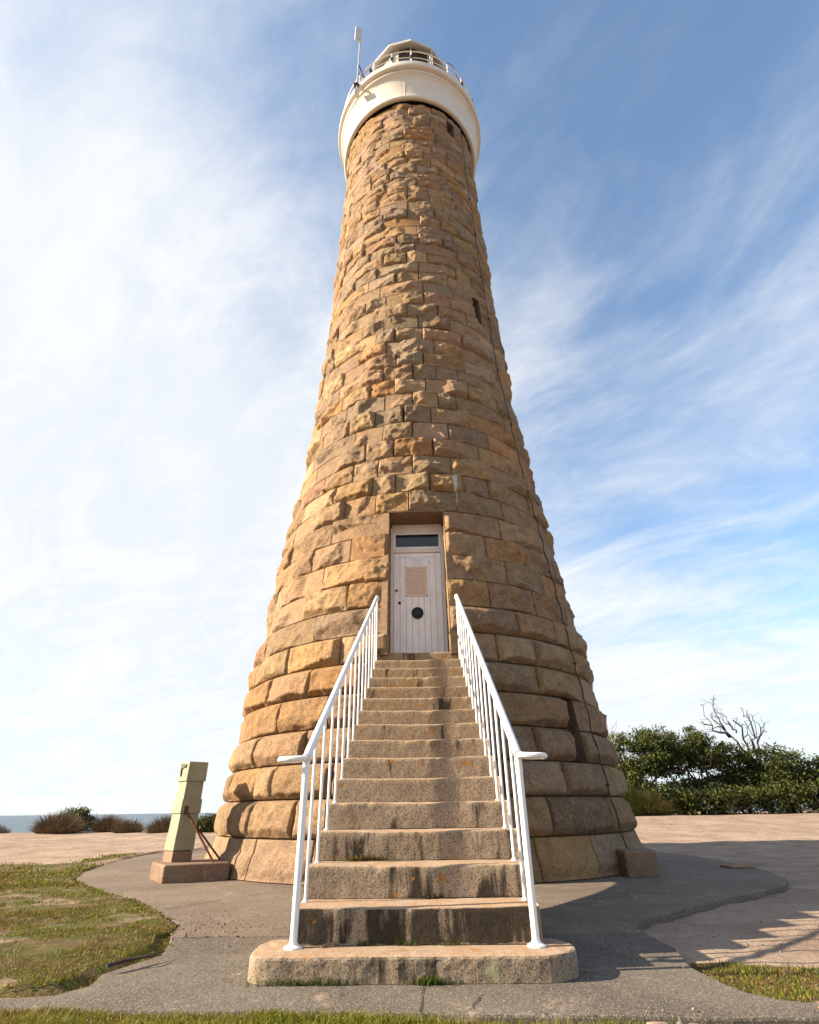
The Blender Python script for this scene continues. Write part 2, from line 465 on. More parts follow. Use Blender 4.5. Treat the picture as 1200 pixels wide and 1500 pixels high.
M_CABLE = plain('green_copper_cable', (0.03, 0.04, 0.026), 0.7, var=0.25, scale=9, bump=0.2)
M_BLACK = plain('black_fitting', (0.02, 0.02, 0.02), 0.5, var=0.2, bump=0.1)
M_VENT = plain('dark_green_vent', (0.015, 0.03, 0.022), 0.4, metal=0.3, var=0.3, scale=30, bump=0.1)
M_BRASS = plain('dull_brass', (0.22, 0.15, 0.07), 0.45, metal=0.7, var=0.2, scale=30)
M_GREYPLASTIC = plain('grey_antenna_plastic', (0.66, 0.68, 0.70), 0.4, var=0.03)
M_GALV = plain('galvanised_steel', (0.62, 0.60, 0.58), 0.45, metal=0.3, var=0.08, scale=15)
M_ROPE = plain('frayed_pale_cable', (0.34, 0.32, 0.29), 0.8, var=0.4, scale=50)
def glass_mat():
    t = NT('dark_glass'); return t.done((0.012, 0.014, 0.018), 0.08, spec=0.6)
M_GLASS = glass_mat()

# ------------------------------------------------------------------ survey of the place (metres, eye above origin)
TX, TY = -0.0442, 11.0174
X0 = -0.077
STEP_HW, STEP_Y2, TREAD, RISE, STEP_Z2 = 0.712, 3.811, 0.2959, 0.18, 0.2872
SLAB_Z = 0.1072
ZP = [0, .43, .9, 1.37, 1.81, 2.29, 2.72, 3.19, 5.65, 6.7, 7.5, 8.5, 9.5, 11, 12.7, 14, 16.3, 17.5, 18.5, 20, 21.5]
RP = [3.56, 3.49, 3.41, 3.355, 3.29, 3.255, 3.196, 3.15, 2.86, 2.72, 2.64, 2.55, 2.45, 2.38, 2.32, 2.27, 2.22, 2.19, 2.18, 2.16, 2.14]
def prof(z): return np.interp(z, ZP, RP)
ZJ = [0, .46, .91, 1.34, 1.78, 2.23, 2.66, 3.09, 3.52, 3.97, 4.41, 4.85, 5.29, 5.71, 6.12, 6.54, 6.97, 7.40, 7.82, 8.23, 8.63, 9.04, 9.46, 9.87, 10.28, 10.69, 11.10, 11.50, 11.91, 12.29, 12.67, 13.06, 13.45, 13.84, 14.22, 14.60, 14.97, 15.34, 15.71, 16.08, 16.44, 16.81, 17.18, 17.54, 17.91, 18.28, 18.65, 19.02, 19.37, 19.71, 20.05, 20.39, 20.73]
JOINTS = {0: [-39.4, 11, 38.4], 1: [-42.8, -28.8, 27.7, 47.8], 2: [-44.0, -36.9, 34.5], 3: [-46.9, -29.1, 28.0], 4: [-40.1], 5: [-47.3, -30.1, 32.4], 6: [-41.2, -21.9, 21.3, 48.1], 7: [-32.0, 28.8], 8: [-38.0, -21.3, 21.2, 38.4], 9: [-32.0, 29.0], 10: [-49.0, -38.4, -22.5, 22.7, 38.7], 11: [-31.2, 29.8], 12: [-26.9, -14.6, 14.0], 13: [-32.4, -7.6, 4.9, 28.1], 14: [-25.2, -14.7, 13.6, 31.6], 15: [-20.6, -8.7, 6.9, 26.7], 16: [-26.7, -13.6, 13.9], 17: [-30.5, -17.8, -4.8, 6.9, 24.2], 18: [-13.7, 10.6, 19.0], 19: [-20.9, -9.3, 5.2, 25.5], 20: [-14.8, 10.7, 21.6], 21: [-8.7, 4.7, 26.3], 22: [-30.2, -14.2, 10.6], 23: [-20.4, -9.8, 26.7], 24: [-29.7, -16.3, 20.5], 25: [-22.5, 13.8], 26: [-27.9, -15.6, 6.5, 22.1]}
DOOR_X0, DOOR_X1, DOOR_Z0, DOOR_Z1, DOOR_Y = -0.525, 0.415, 2.807, 5.27, 8.62
SLITS = [(39.7, 44.6, 1.34, 2.23), (39.0, 43.8, 11.10, 11.91), (34.6, 41.4, 19.71, 20.39)]

# outlines on the ground (plan, metres)
AP_L = [(-5.95, 14.0), (-6.0, 13.2), (-5.67, 11.38), (-5.24, 9.65), (-4.79, 8.69), (-4.2, 7.89), (-3.5, 7.1), (-2.89, 6.47), (-2.38, 5.83), (-2.0, 5.3), (-1.85, 4.78)]
AP_R = [(1.53, 4.78), (1.50, 4.95), (1.58, 5.13), (1.77, 5.42), (2.2, 5.81), (2.8, 6.34), (3.24, 6.69), (3.83, 7.19), (4.29, 7.87), (4.59, 8.93), (4.75, 10.26), (4.7, 11.8), (4.2, 13.5), (3.2, 15.0), (1.5, 16.2), (-0.5, 16.6), (-2.5, 16.3), (-4.4, 15.4)]
PATH = [(-1.85, 4.775), (-1.76, 4.55), (-1.70, 4.29), (-1.74, 4.05), (-1.80, 3.80), (-1.74, 3.58), (-1.85, 3.42), (-2.1, 3.36), (-4.0, 3.44), (-12.0, 3.78), (-12.0, 3.62), (-4.0, 3.32), (-2.0, 3.23), (-1.33, 3.18), (-0.71, 3.155), (-0.09, 3.115), (0.49, 3.085), (1.06, 3.055), (1.62, 3.03), (4.0, 2.93), (12.0, 2.55), (12.0, 2.72), (4.0, 3.10), (1.74, 3.20), (1.58, 3.28), (1.50, 3.40), (1.47, 3.6), (1.45, 3.85), (1.50, 4.10), (1.55, 4.42), (1.53, 4.65), (1.53, 4.775)]
def inside(px_, py_, poly):
    px_ = np.asarray(px_); py_ = np.asarray(py_)
    r = np.zeros(px_.shape, bool)
    n = len(poly)
    for i in range(n):
        x1, y1 = poly[i]; x2, y2 = poly[(i + 1) % n]
        if y1 == y2: continue
        c = ((y1 > py_) != (y2 > py_)) & (px_ < (x2 - x1) * (py_ - y1) / (y2 - y1) + x1)
        r ^= c
    return r
def sdist(px_, py_, poly):
    d = np.full(np.shape(px_), 1e9)
    n = len(poly)
    for i in range(n):
        a = np.array(poly[i]); b = np.array(poly[(i + 1) % n]); e = b - a
        t = np.clip(((px_ - a[0]) * e[0] + (py_ - a[1]) * e[1]) / max(1e-9, e @ e), 0, 1)
        d = np.minimum(d, np.hypot(px_ - a[0] - t * e[0], py_ - a[1] - t * e[1]))
    return np.where(inside(px_, py_, poly), -d, d)
APRON = AP_L + AP_R
LAWN_L = [(-6.6, 16.0), (-6.0, 13.4), (-5.62, 11.38), (-5.18, 9.65), (-4.72, 8.69), (-4.15, 7.84), (-3.45, 7.05), (-2.84, 6.42), (-2.34, 5.80), (-2.02, 5.40), (-1.84, 5.06), (-1.62, 4.82), (-1.68, 4.59), (-1.64, 4.29), (-1.69, 4.10), (-1.76, 3.86), (-1.63, 3.60), (-1.69, 3.43), (-1.92, 3.40), (-4.0, 3.48), (-14, 3.9), (-16, 16)]
LAWN_R = [(1.46, 4.22), (1.74, 4.2), (1.97, 4.12), (2.29, 4.09), (4.5, 3.95), (6, 3.4), (4, 3.3), (2.3, 3.55), (1.95, 3.45), (1.62, 3.29), (1.50, 3.34), (1.44, 3.52), (1.38, 3.72)]
FRONT = [(-14, 3.55), (-4, 3.28), (-2.0, 3.215), (-1.33, 3.165), (-0.71, 3.14), (-0.09, 3.10), (0.49, 3.07), (1.06, 3.04), (1.62, 3.015), (4, 2.9), (14, 2.4), (14, 1.0), (-14, 1.0)]

def turf_amount(x, y):
    n = fbm(x * 1.1, y * 1.1, 3.3, 4, 5)
    n2 = fbm(x * 4.5, y * 4.5, 1.3, 4, 9)
    sl = -sdist(x, y, LAWN_L) + 0.10 * n2
    a = np.clip(sl / 0.10 + 0.5, 0, 1) * np.clip(0.64 + 0.75 * n + 1.0 * n2, 0, 1)
    fade = np.clip((12.3 - y + 2.2 * n) / 3.0, 0, 1) * np.clip((x + 13.5 + 3 * n) / 4, 0, 1)
    edge = np.clip(1 - np.abs(sdist(x, y, APRON) - 0.45) / 0.7, 0, 1) * (x < 0) * (y < 13.5)
    a = a * np.maximum(fade, edge * 0.9)
    sr = -sdist(x, y, LAWN_R)
    b = np.clip((sr + 0.09 * n2) / 0.10 + 0.5, 0, 1) * np.clip(0.78 + 0.7 * n + 0.8 * n2, 0, 1)
    sf = -sdist(x, y, FRONT)
    c = np.clip(sf / 0.05 + 0.3, 0, 1) * np.clip(np.where(x < -0.6, 1.05, 0.80) + 0.75 * fbm(x * 2.6, y * 2.6, 8.1, 3, 3) + 0.2 * n2, 0, 1)
    return np.maximum(np.maximum(a, b), c)

def ground_z(x, y):
    sx = np.clip((x + 1.0) / 2.0, 0, 1); sx = sx * sx * (3 - 2 * sx)
    z = 0.012 * (1 - sx) - 0.055 * sx
    z = z + 0.02 * fbm(x * 1.3, y * 1.3, 0.0, 4, 21) + 0.008 * fbm(x * 7, y * 7, 0.0, 3, 22)
    # front verge lies a little lower than the path edge
    z = np.where(inside(x, y, FRONT), z * 0.5 - 0.035, z)
    far = np.clip((np.hypot(x - TX, y - TY) - 6.5) / 6.0, 0, 1)
    z = z + far * (0.06 * fbm(x * 0.35, y * 0.35, 1.0, 4, 31))
    # right side rises gently to the scrub, left side ends in a low dune edge
    r = np.clip((x + 1) / 6.0, 0, 1) * np.clip((y - 11) / 15.0, 0, 1)
    z = z + 0.50 * r * r * (3 - 2 * r)
    l = np.clip((-x) / 4.0, 0, 1)
    z = z + l * 0.22 * np.clip((y - 13.5) / 8.0, 0, 1) * (1 + 0.4 * fbm(x * 0.5, y * 0.5, 2.0, 3, 41))
    edge_y = 23.0 + np.clip((x + 3) / 8.0, 0, 1) * 22.0 + 1.6 * fbm(x * 0.25, 0 * x, 5.0, 3, 51)
    d = np.clip(y - edge_y, 0, None)
    z = z - np.minimum(26.0, 0.10 * d * d + 0.35 * d)
    edge_x = np.clip(-x - 34, 0, None)
    z = z - np.minimum(26.0, 0.02 * edge_x * edge_x)
    ap = np.minimum(sdist(x, y, APRON), sdist(x, y, PATH))
    z = np.where(sdist(x, y, PATH) < 0.10, np.minimum(z, -0.02), z)
    z = np.where(ap < 0.0, -0.07, z)
    return z

# ------------------------------------------------------------------ ground, sea, paving
def grow(a, b, d, lim_lo, lim_hi, k=1.16):
    c = list(np.arange(a, b + d / 2, d))
    s = d; p = c[-1]
    while p < lim_hi: s *= k; p += s; c.append(p)
    s = d; p = c[0]; pre = []
    while p > lim_lo: s *= k; p -= s; pre.append(p)
    return np.array(pre[::-1] + c)
gx = grow(-7.2, 5.6, 0.06, -130, 130)
gy = grow(2.5, 9.5, 0.06, -70, 120)
GX, GY = np.meshgrid(gx, gy)
GZ = ground_z(GX, GY)
nx, ny = len(gx), len(gy)
V = np.stack([GX.ravel(), GY.ravel(), GZ.ravel()], 1)
ii = (np.arange(ny - 1)[:, None] * nx + np.arange(nx - 1)[None]).ravel()
F = np.stack([ii, ii + 1, ii + 1 + nx, ii + nx], 1)
me = mesh_np('ground', V, [F], True)
a = me.attributes.new('turf', 'FLOAT', 'POINT')
TURF = turf_amount(GX, GY)
inl = np.clip(-np.minimum(np.minimum(sdist(GX, GY, LAWN_L), sdist(GX, GY, LAWN_R)), sdist(GX, GY, FRONT)) / 0.1 + 0.3, 0, 1) * np.clip((12.5 - GY + 1.5 * fbm(GX * 0.8, GY * 0.8, 7.0, 3, 15)) / 3.0, 0, 1)
a.data.foreach_set('value', np.maximum(TURF, 0.60 * inl + 0.35 * inl * fbm(GX * 2.0, GY * 2.0, 4.0, 4, 17)).ravel().astype(np.float32))
tag(link('ground', me, M_GROUND), 'pale sandy ground with worn turf around the lighthouse', kind='structure')

sm = MB()
R_SEA = 42000
ring = [(R_SEA * math.cos(2 * math.pi * k / 64), R_SEA * math.sin(2 * math.pi * k / 64), -14.0) for k in range(64)]
sm.add(ring, [tuple(range(64))])
tag(sm.build('sea', M_WATER), 'blue grey sea stretching to the horizon', kind='structure')

def paving(name, poly, zt, thick, mat, label, wob=0.035, step=0.10):
    pts = []
    n = len(poly)
    for i in range(n):
        a_, b_ = np.array(poly[i]), np.array(poly[(i + 1) % n])
        m = max(1, int(np.linalg.norm(b_ - a_) / step))
        for k in range(m):
            q = a_ + (b_ - a_) * k / m
            pts.append((q[0] + wob * float(vnoise(np.array([q[0] * 4]), q[1] * 4, 0.5, 61)[0]), q[1] + wob * 0.6 * float(vnoise(np.array([q[0] * 4]), q[1] * 4, 9.5, 62)[0])))
    mb = MB(); mb.prism(pts, zt - thick, zt)
    o = mb.build(name, mat, bevel=0.012, seg=2)
    return tag(o, label, kind='structure')
paving('concrete_apron', APRON, 0.0, 0.14, M_APRON, 'smooth grey concrete apron around the foot of the tower')
paving('path', PATH, -0.006, 0.14, M_PATH, 'coarse weathered concrete path in front of the steps')

# expansion joints and the crack: shallow dark grooves filled with sand
def groove(pts, w, name, label, z):
    mb = MB()
    L, R_ = [], []
    for i, q in enumerate(pts):
        q = np.array(q); t = np.array(pts[min(i + 1, len(pts) - 1)]) - np.array(pts[max(i - 1, 0)])
        t = t / (np.linalg.norm(t) + 1e-9); nrm = np.array([-t[1], t[0]])
        ww = w * (0.6 + 0.4 * random.random())
        L.append(q + nrm * ww); R_.append(q - nrm * ww)
    vs = [(*p, z) for p in L] + [(*p, z) for p in R_]
    n = len(pts)
    mb.add(vs, [(i, n + i, n + i + 1, i + 1) for i in range(n - 1)])
    o = mb.build(name, M_DARKGAP)
    return tag(o, label, kind='structure')
def wig(a_, b_, n, amp):
    return [(a_[0] + (b_[0] - a_[0]) * k / n + random.uniform(-amp, amp), a_[1] + (b_[1] - a_[1]) * k / n + random.uniform(-amp, amp)) for k in range(n + 1)]
groove(wig((-2.42, 6.0), (-1.75, 7.1), 12, 0.008), 0.006, 'apron_joint', 'dark expansion joint in the apron left of the steps', 0.003)
groove(wig((0.95, 6.1), (2.6, 5.95), 14, 0.006), 0.004, 'apron_joint', 'pale joint line in the apron right of the steps', 0.003)
groove(wig((-4.6, 9.6), (-3.3, 10.2), 12, 0.01), 0.005, 'apron_joint', 'faint joint in the apron behind the green pillar', 0.003)
groove(wig((2.9, 9.0), (4.6, 8.5), 14, 0.008), 0.005, 'apron_joint', 'joint in the shaded apron right of the tower foot block', 0.003)
groove(wig((-0.05, 3.12), (-0.03, 3.56), 8, 0.004), 0.003, 'path_joint', 'short straight joint in the path under the slab centre', -0.0025)
groove(wig((0.16, 3.13), (0.235, 3.36), 9, 0.016), 0.0035, 'path_crack', 'short jagged crack in the path below the bottom step', -0.0025)

# ------------------------------------------------------------------ lighthouse
TOWER = thing('lighthouse_tower', (TX, TY, 0), 'tall tapering granite lighthouse with white gallery and lantern on top', 'lighthouse')
def pol(a_deg, r, z):
    a_ = math.radians(a_deg)
    return (TX + r * math.sin(a_), TY - r * math.cos(a_), z)
def door_ang(x, z):
    return math.degrees(math.asin((x - TX) / (float(prof(z)) + 0.02)))

PAL = [((0.50, 0.345, 0.20), 5), ((0.46, 0.325, 0.215), 5), ((0.53, 0.335, 0.155), 3), ((0.42, 0.315, 0.225), 4), ((0.36, 0.275, 0.20), 2), ((0.50, 0.285, 0.125), 1.6), ((0.43, 0.285, 0.20), 2), ((0.33, 0.265, 0.21), 1.6), ((0.57, 0.42, 0.275), 3), ((0.44, 0.345, 0.275), 3)]
PW = np.array([p[1] for p in PAL]); PW = PW / PW.sum()

def stone_geo(c, a0, a1, z0, z1, nu, nv, r, sharp=(False, False)):
    Rm = float(prof((z0 + z1) / 2)); L = Rm * math.radians(a1 - a0); H = z1 - z0
    gap = 0.009
    s = np.linspace(0, 1, nu + 1); t = np.linspace(0, 1, nv + 1)
    s = 0.55 * s + 0.45 * (0.5 - 0.5 * np.cos(np.pi * s)); t = 0.6 * t + 0.4 * (0.5 - 0.5 * np.cos(np.pi * t))
    S, Tt = np.meshgrid(s, t)
    x = S * L; y = Tt * H
    rug = np.clip((c - 4) / 12.0, 0, 1)
    sx = r.uniform(0, 900); sy = r.uniform(0, 900)
    wob = 0.022 * fbm(x * 5 + sx, y * 5 + sy, 0.3, 3, 71)
    if c == 0:
        B = 0.045
        d = np.full(x.shape, B) + 0.03 * fbm(x * 3 + sx, y * 3 + sy, 2.0, 4, 73)
        d = np.minimum(d, 0.005 + 0.6 * np.minimum(x, L - x) + wob)
        d = np.minimum(d, 0.012 + 0.5 * np.clip(0.30 - y + 1.5 * wob, 0, 1))
        rag = np.clip((0.13 - y + 3 * wob) / 0.1, 0, 1) * 0.05
        d = d - rag
    else:
        B = r.uniform(0.085, 0.12) if c < 8 else r.uniform(0.055, 0.095)
        el, er = r.uniform(1.2, 3.5, 2); eb = r.uniform(0.75, 1.6); et = r.uniform(2.2, 4.5)
        if c < 8: eb, et = r.uniform(0.95, 1.7), r.uniform(1.1, 2.0)
        if sharp[0]: el = 12.0
        if sharp[1]: er = 12.0
        d = np.full(x.shape, B)
        k = 3 if c < 6 else r.integers(3, 7)
        tilt = 0.13 + 0.10 * rug
        for i in range(k):
            xi, yi = r.uniform(0.15, 0.85) * L, r.uniform(0.2, 0.8) * H
            g1, g2 = r.normal(0, tilt, 2)
            d = np.minimum(d, B * r.uniform(0.85, 1.35) + g1 * (x - xi) + g2 * (y - yi))
        # conchoidal scoops with sharp ridges between them, at two sizes
        for cell, cc_, amp_ in ((0.20, 1.4, 0.55), (0.085, 3.4, 0.60)):
            m_ = max(3, int(L * H / cell ** 2))
            xs_ = r.uniform(-0.1, L + 0.1, m_); ys_ = r.uniform(-0.1, H + 0.1, m_)
            hs_ = r.normal(0, 0.010, m_); gs_ = r.normal(0, 0.16, (m_, 2))
            q = np.full(x.shape, 9.0)
            for i in range(m_):
                ddx, ddy = x - xs_[i] + wob, y - ys_[i] - wob
                q = np.minimum(q, hs_[i] + gs_[i, 0] * ddx + gs_[i, 1] * ddy + cc_ * (ddx ** 2 + ddy ** 2))
            q = np.clip(q, -0.03, 0.035)
            d = d + q * amp_ * ((0.60 + 0.45 * rug) if c <= 26 else 0.75)
        if r.random() < 0.25 + 0.4 * rug:
            xi, yi = r.choice([0.15, 0.5, 0.85]) * L + r.normal(0, 0.08), r.choice([0.0, 0.1, 1.0]) * H
            q = np.hypot(x - xi, (y - yi) * 1.3) / r.uniform(0.18, 0.36)
            d = d - np.clip(1 - q, 0, 1) ** 0.8 * r.uniform(0.03, 0.08)
        e = np.minimum(np.minimum(el * (x + wob * 0.7), er * (L - x + wob * 0.7)), np.minimum(eb * (y + wob * 1.6), et * (H - y + wob * 0.25)))
        # pillowed shoulders low down, pitched arrises higher up
        pil = B * (1 - (1 - np.clip(np.minimum(y, H - y) / (0.46 * H), 0, 1)) ** 2.2)
        d = np.minimum(d, e)
        pw = 0.28 if c < 4 else 0.0
        d = (1 - pw) * d + pw * np.minimum(np.minimum(pil, d + 0.03), e * 1.3)
        amp = 0.021 + 0.010 * rug
        d = d + amp * fbm(x * 9 + sx, y * 9 + sy, 4.0, 5, 75, 0.68)
    if c > 26: d = np.where(d > 0.02, 0.02 + 0.82 * (d - 0.02), d)
    d = np.maximum(d, -0.012)
    A0 = a0 + math.degrees(gap / Rm); A1 = a1 - math.degrees(gap / Rm)
    ang = np.radians(A0 + (A1 - A0) * S)
    z = z0 + gap + (H - 2 * gap) * Tt
    Rj = prof(z)
    on = (S == 0) | (S == 1) | (Tt == 0) | (Tt == 1)
    lim = np.full(x.shape, 0.02)
    if sharp[0]: lim = np.where(S == 0, 0.05, lim)
    if sharp[1]: lim = np.where(S == 1, 0.05, lim)
    d = np.where(on, np.clip(d * np.where(lim > 0.03, 1.0, 0.35) + (lim > 0.03) * 0.04, -0.004, lim), d)
    rad = Rj + d
    if c == 0:
        rad = rad + 0.07 * np.clip((0.30 - Tt * H) / 0.30, 0, 1) ** 0.8
    V = np.stack([TX + rad * np.sin(ang), TY - rad * np.cos(ang), z], -1).reshape(-1, 3)
    # the flight is housed into the wall
    hs = (np.abs(V[:, 0] - X0) < 0.74) & (V[:, 1] < TY)
    V[:, 1] = np.where(hs & (V[:, 2] > 1.7) & (V[:, 2] < 2.83), np.maximum(V[:, 1], 7.985), V[:, 1])
    V[:, 1] = np.where(hs & (V[:, 2] >= 2.83) & (V[:, 2] < 3.3), np.maximum(V[:, 1], 7.84), V[:, 1])
    W_ = nu + 1
    i0 = (np.arange(nv)[:, None] * W_ + np.arange(nu)[None]).ravel()
    F = np.stack([i0, i0 + 1, i0 + 1 + W_, i0 + W_], 1)
    # returns: the sides of the block run back into the wall
    b = list(range(nu)) + [nu + k * W_ for k in range(nv)] + [nv * W_ + nu - k for k in range(nu)] + [(nv - k) * W_ for k in range(nv)]
    b = np.array(b); n0 = len(V)
    rb = rad.ravel()[b]; back = 0.10
    ab = ang.ravel()[b]; zb = z.ravel()[b]
    rbk = prof(zb) - back - 0.03
    V2 = np.stack([TX + rbk * np.sin(ab), TY - rbk * np.cos(ab), zb], 1)
    m = len(b); j = np.arange(m); jn = (j + 1) % m
    F2 = np.stack([b[j], n0 + j, n0 + jn, b[jn]], 1)
    return np.concatenate([V, V2]), np.concatenate([F, F2])

stones = []
for c in range(len(ZJ) - 1):
    z0, z1 = ZJ[c], ZJ[c + 1]
    zm = (z0 + z1) / 2; R_ = float(prof(zm))
    r = np.random.default_rng(1000 + c)
    marks = sorted(JOINTS.get(c, []))
    # measured joints across the front; the rest of the ring carries on in the same bond
    lo_len = 0.55 if c < 13 else 0.42
    hi_len = 1.15 if c < 13 else (0.95 if c < 28 else 0.72)
    forced = []
    doorc = z1 > DOOR_Z0 + 0.1 and z0 < DOOR_Z1 - 0.1
    if doorc:
        forced += [door_ang(DOOR_X0, zm), door_ang(DOOR_X1, zm)]
    sl = [s_ for s_ in SLITS if z0 >= s_[2] - 0.02 and z1 <= s_[3] + 0.02]
    for s_ in sl: forced += [s_[0], s_[1]]
    lo_deg, hi_deg = [math.degrees(v / R_) for v in (lo_len, hi_len)]
    allm = sorted(set(marks + forced))
    if not allm: allm = [r.uniform(-6, 6)]
    allm = [m for i, m in enumerate(allm) if m in forced or all(abs(m - f) > 3.0 for f in forced)]
    segs = []
    ring_ = allm + [allm[0] + 360]
    for a_, b_ in zip(ring_[:-1], ring_[1:]):
        span = b_ - a_
        n = 1
        while span / n > hi_deg * 1.12: n += 1
        if n == 1: segs.append((a_, b_)); continue
        w = r.uniform(0.62, 1.38, n); w = w / w.sum() * span
        cur = a_
        for k in range(n):
            segs.append((cur, cur + w[k])); cur += w[k]
    for a_, b_ in segs:
        am = (a_ + b_) / 2
        if doorc and abs(am - (forced[0] + forced[1]) / 2) < 3 and b_ - a_ < 30 and forced[0] - 0.1 <= a_ and b_ <= forced[1] + 0.1: continue
        if any(s_[0] - 0.1 <= a_ and b_ <= s_[1] + 0.1 for s_ in sl): continue
        am180 = (am + 180) % 360 - 180
        P = np.array(pol(am, R_, zm)); dv = np.array([0, 0, EYE]) - P; D_ = np.linalg.norm(dv)
        nrm = np.array([math.sin(math.radians(am)), -math.cos(math.radians(am)), 0.03])
        face = float(nrm @ dv) / D_
        L = R_ * math.radians(b_ - a_)
        area = L * (z1 - z0) * max(face, 0) / D_ ** 2
        # behind the staircase the stones cannot be seen
        if abs(P[0] - X0) < 0.60 and zm < 2.7 and face > 0.3: area *= 0.05
        stones.append((area, face, c, a_, b_, z0, z1))
stones.sort(key=lambda s_: -s_[0])
bulkV, bulkF, bulkT, nb = [], [], [], 0
for k, (area, face, c, a_, b_, z0, z1) in enumerate(stones):
    r = np.random.default_rng(50000 + int(c * 997 + (a_ + 200) * 13))
    base = np.array(PAL[r.choice(len(PAL), p=PW)][0])
    base = base * r.uniform(0.86, 1.14) * (1 + r.normal(0, 0.025, 3))
    k_ = 0.38 if c < 5 else (0.25 if c < 13 else 0.12)
    base = (1 - k_) * base + k_ * np.array((0.48, 0.335, 0.205))
    base = base * np.array((0.99, 0.915, 0.80)) * r.uniform(0.84, 1.16)
    L = float(prof(z0)) * math.radians(b_ - a_)
    if k < 300:
        nv = 24 if area > stones[120][0] else 19; nu = int(np.clip(L / 0.021, 18, 54))
    elif face > -0.12:
        nv, nu = 14, int(np.clip(L / 0.03, 12, 28))
    else:
        nv, nu = 5, 7
    sh = [any(abs(e_ - q_) < 0.05 and s_[2] - 0.02 <= z0 and z1 <= s_[3] + 0.02 for s_ in SLITS for q_ in s_[:2]) for e_ in (a_, b_)]
    V, F = stone_geo(c, a_, b_, z0, z1, nu, nv, r, sh)
    if k < 300:
        link('stone', mesh_np('stone', V, [F], False, base), M_STONE, TOWER)
    else:
        bulkV.append(V); bulkF.append(F + nb); bulkT.append(np.tile(base, (len(V), 1))); nb += len(V)
o = link('stone_courses', mesh_np('stone_courses', np.concatenate(bulkV), [np.concatenate(bulkF)], False, np.concatenate(bulkT)), M_STONE, TOWER)
tag(o, kind='stuff')

# wall core behind the stones, with the door and slit openings left out
angs = set(np.arange(-180, 180.01, 2.0).round(3).tolist())
for s_ in SLITS: angs |= {s_[0], s_[1]}
core = MB(); angs = sorted(angs); idx = {}
def cv(a_, z):
    key = (round(a_, 3), round(z, 3))
    if key not in idx:
        idx[key] = len(core.v); q_ = pol(a_, float(prof(z)) - 0.085, z)
        if abs(q_[0] - X0) < 0.78 and q_[1] < TY and 1.7 < z < 2.9: q_ = (q_[0], max(q_[1], 8.0), q_[2])
        core.v.append(q_)
    return idx[key]
zr = sorted(set(ZJ) | {DOOR_Z0, DOOR_Z1})
for z0, z1 in zip(zr[:-1], zr[1:]):
    zm = (z0 + z1) / 2
    for a_, b_ in zip(angs[:-1], angs[1:]):
        am = (a_ + b_) / 2
        xm = TX + float(prof(zm)) * math.sin(math.radians(am))
        if DOOR_Z0 <= zm <= DOOR_Z1 and abs(am) < 60 and DOOR_X0 - 0.06 < xm < DOOR_X1 + 0.06: continue
        if any(s_[0] < am < s_[1] and s_[2] < zm < s_[3] for s_ in SLITS): continue
        core.f.append((cv(a_, z0), cv(b_, z0), cv(b_, z1), cv(a_, z1)))
core.build('wall_core', M_MORTAR, TOWER)

for s_ in SLITS:
    mb = MB(); zs_ = (s_[2] + 0.004, s_[3] - 0.004)
    q = []
    for z in zs_:
        Rf = float(prof(z)) + 0.03
        for a_, dep in ((s_[0], 0), (s_[1], 0), (s_[1] - 0.25, 0.95), (s_[0] + 0.25, 0.95)):
            q.append(pol(a_, Rf - dep, z))
    mb.add(q, [(0, 4, 7, 3), (1, 2, 6, 5), (0, 3, 2, 1), (4, 5, 6, 7), (3, 7, 6, 2)])
    sv = mb.build('slit_window', M_SLIT_SHADE, TOWER)
    mb = MB()
    za, zb = s_[2] + 0.05, s_[3] - 0.05
    Rp = float(prof(zm if False else (za + zb) / 2)) - 0.88
    am, hw = (s_[0] + s_[1]) / 2, (s_[1] - s_[0]) / 2 * 0.9
    mb.add([pol(am - hw, Rp, za), pol(am + hw, Rp, za), pol(am + hw, Rp, zb), pol(am - hw, Rp, zb)], [(0, 1, 2, 3)])
    mb.build('pane', M_GLASS, sv)

# door opening: dressed reveals
def face_y(x, z): return TY - math.sqrt((float(prof(z)) + 0.012) ** 2 - (x - TX) ** 2)
zs_ = np.linspace(DOOR_Z0 - 0.05, DOOR_Z1, 9)
for xa, xb in ((DOOR_X0 - 0.10, DOOR_X0), (DOOR_X1 + 0.10, DOOR_X1)):
    mb = MB(); b0 = 0
    for z in zs_:
        mb.v += [(xb, face_y(xb, z), z), (xb, DOOR_Y + 0.12, z), (xa, DOOR_Y + 0.12, z), (xa, face_y(xb, z) + 0.03, z)]
    for i in range(len(zs_) - 1):
        for k in range(4):
            mb.f.append((i * 4 + k, i * 4 + (k + 1) % 4, (i + 1) * 4 + (k + 1) % 4, (i + 1) * 4 + k))
    mb.build('door_jamb', M_DRESSED, TOWER)
mb = MB(); fy = face_y(DOOR_X0, DOOR_Z1)
mb.box(DOOR_X0 - 0.03, DOOR_X1 + 0.03, fy - 0.005, DOOR_Y + 0.14, DOOR_Z1 + 0.002, DOOR_Z1 + 0.03)
mb.build('lintel_soffit', M_DRESSED, TOWER)

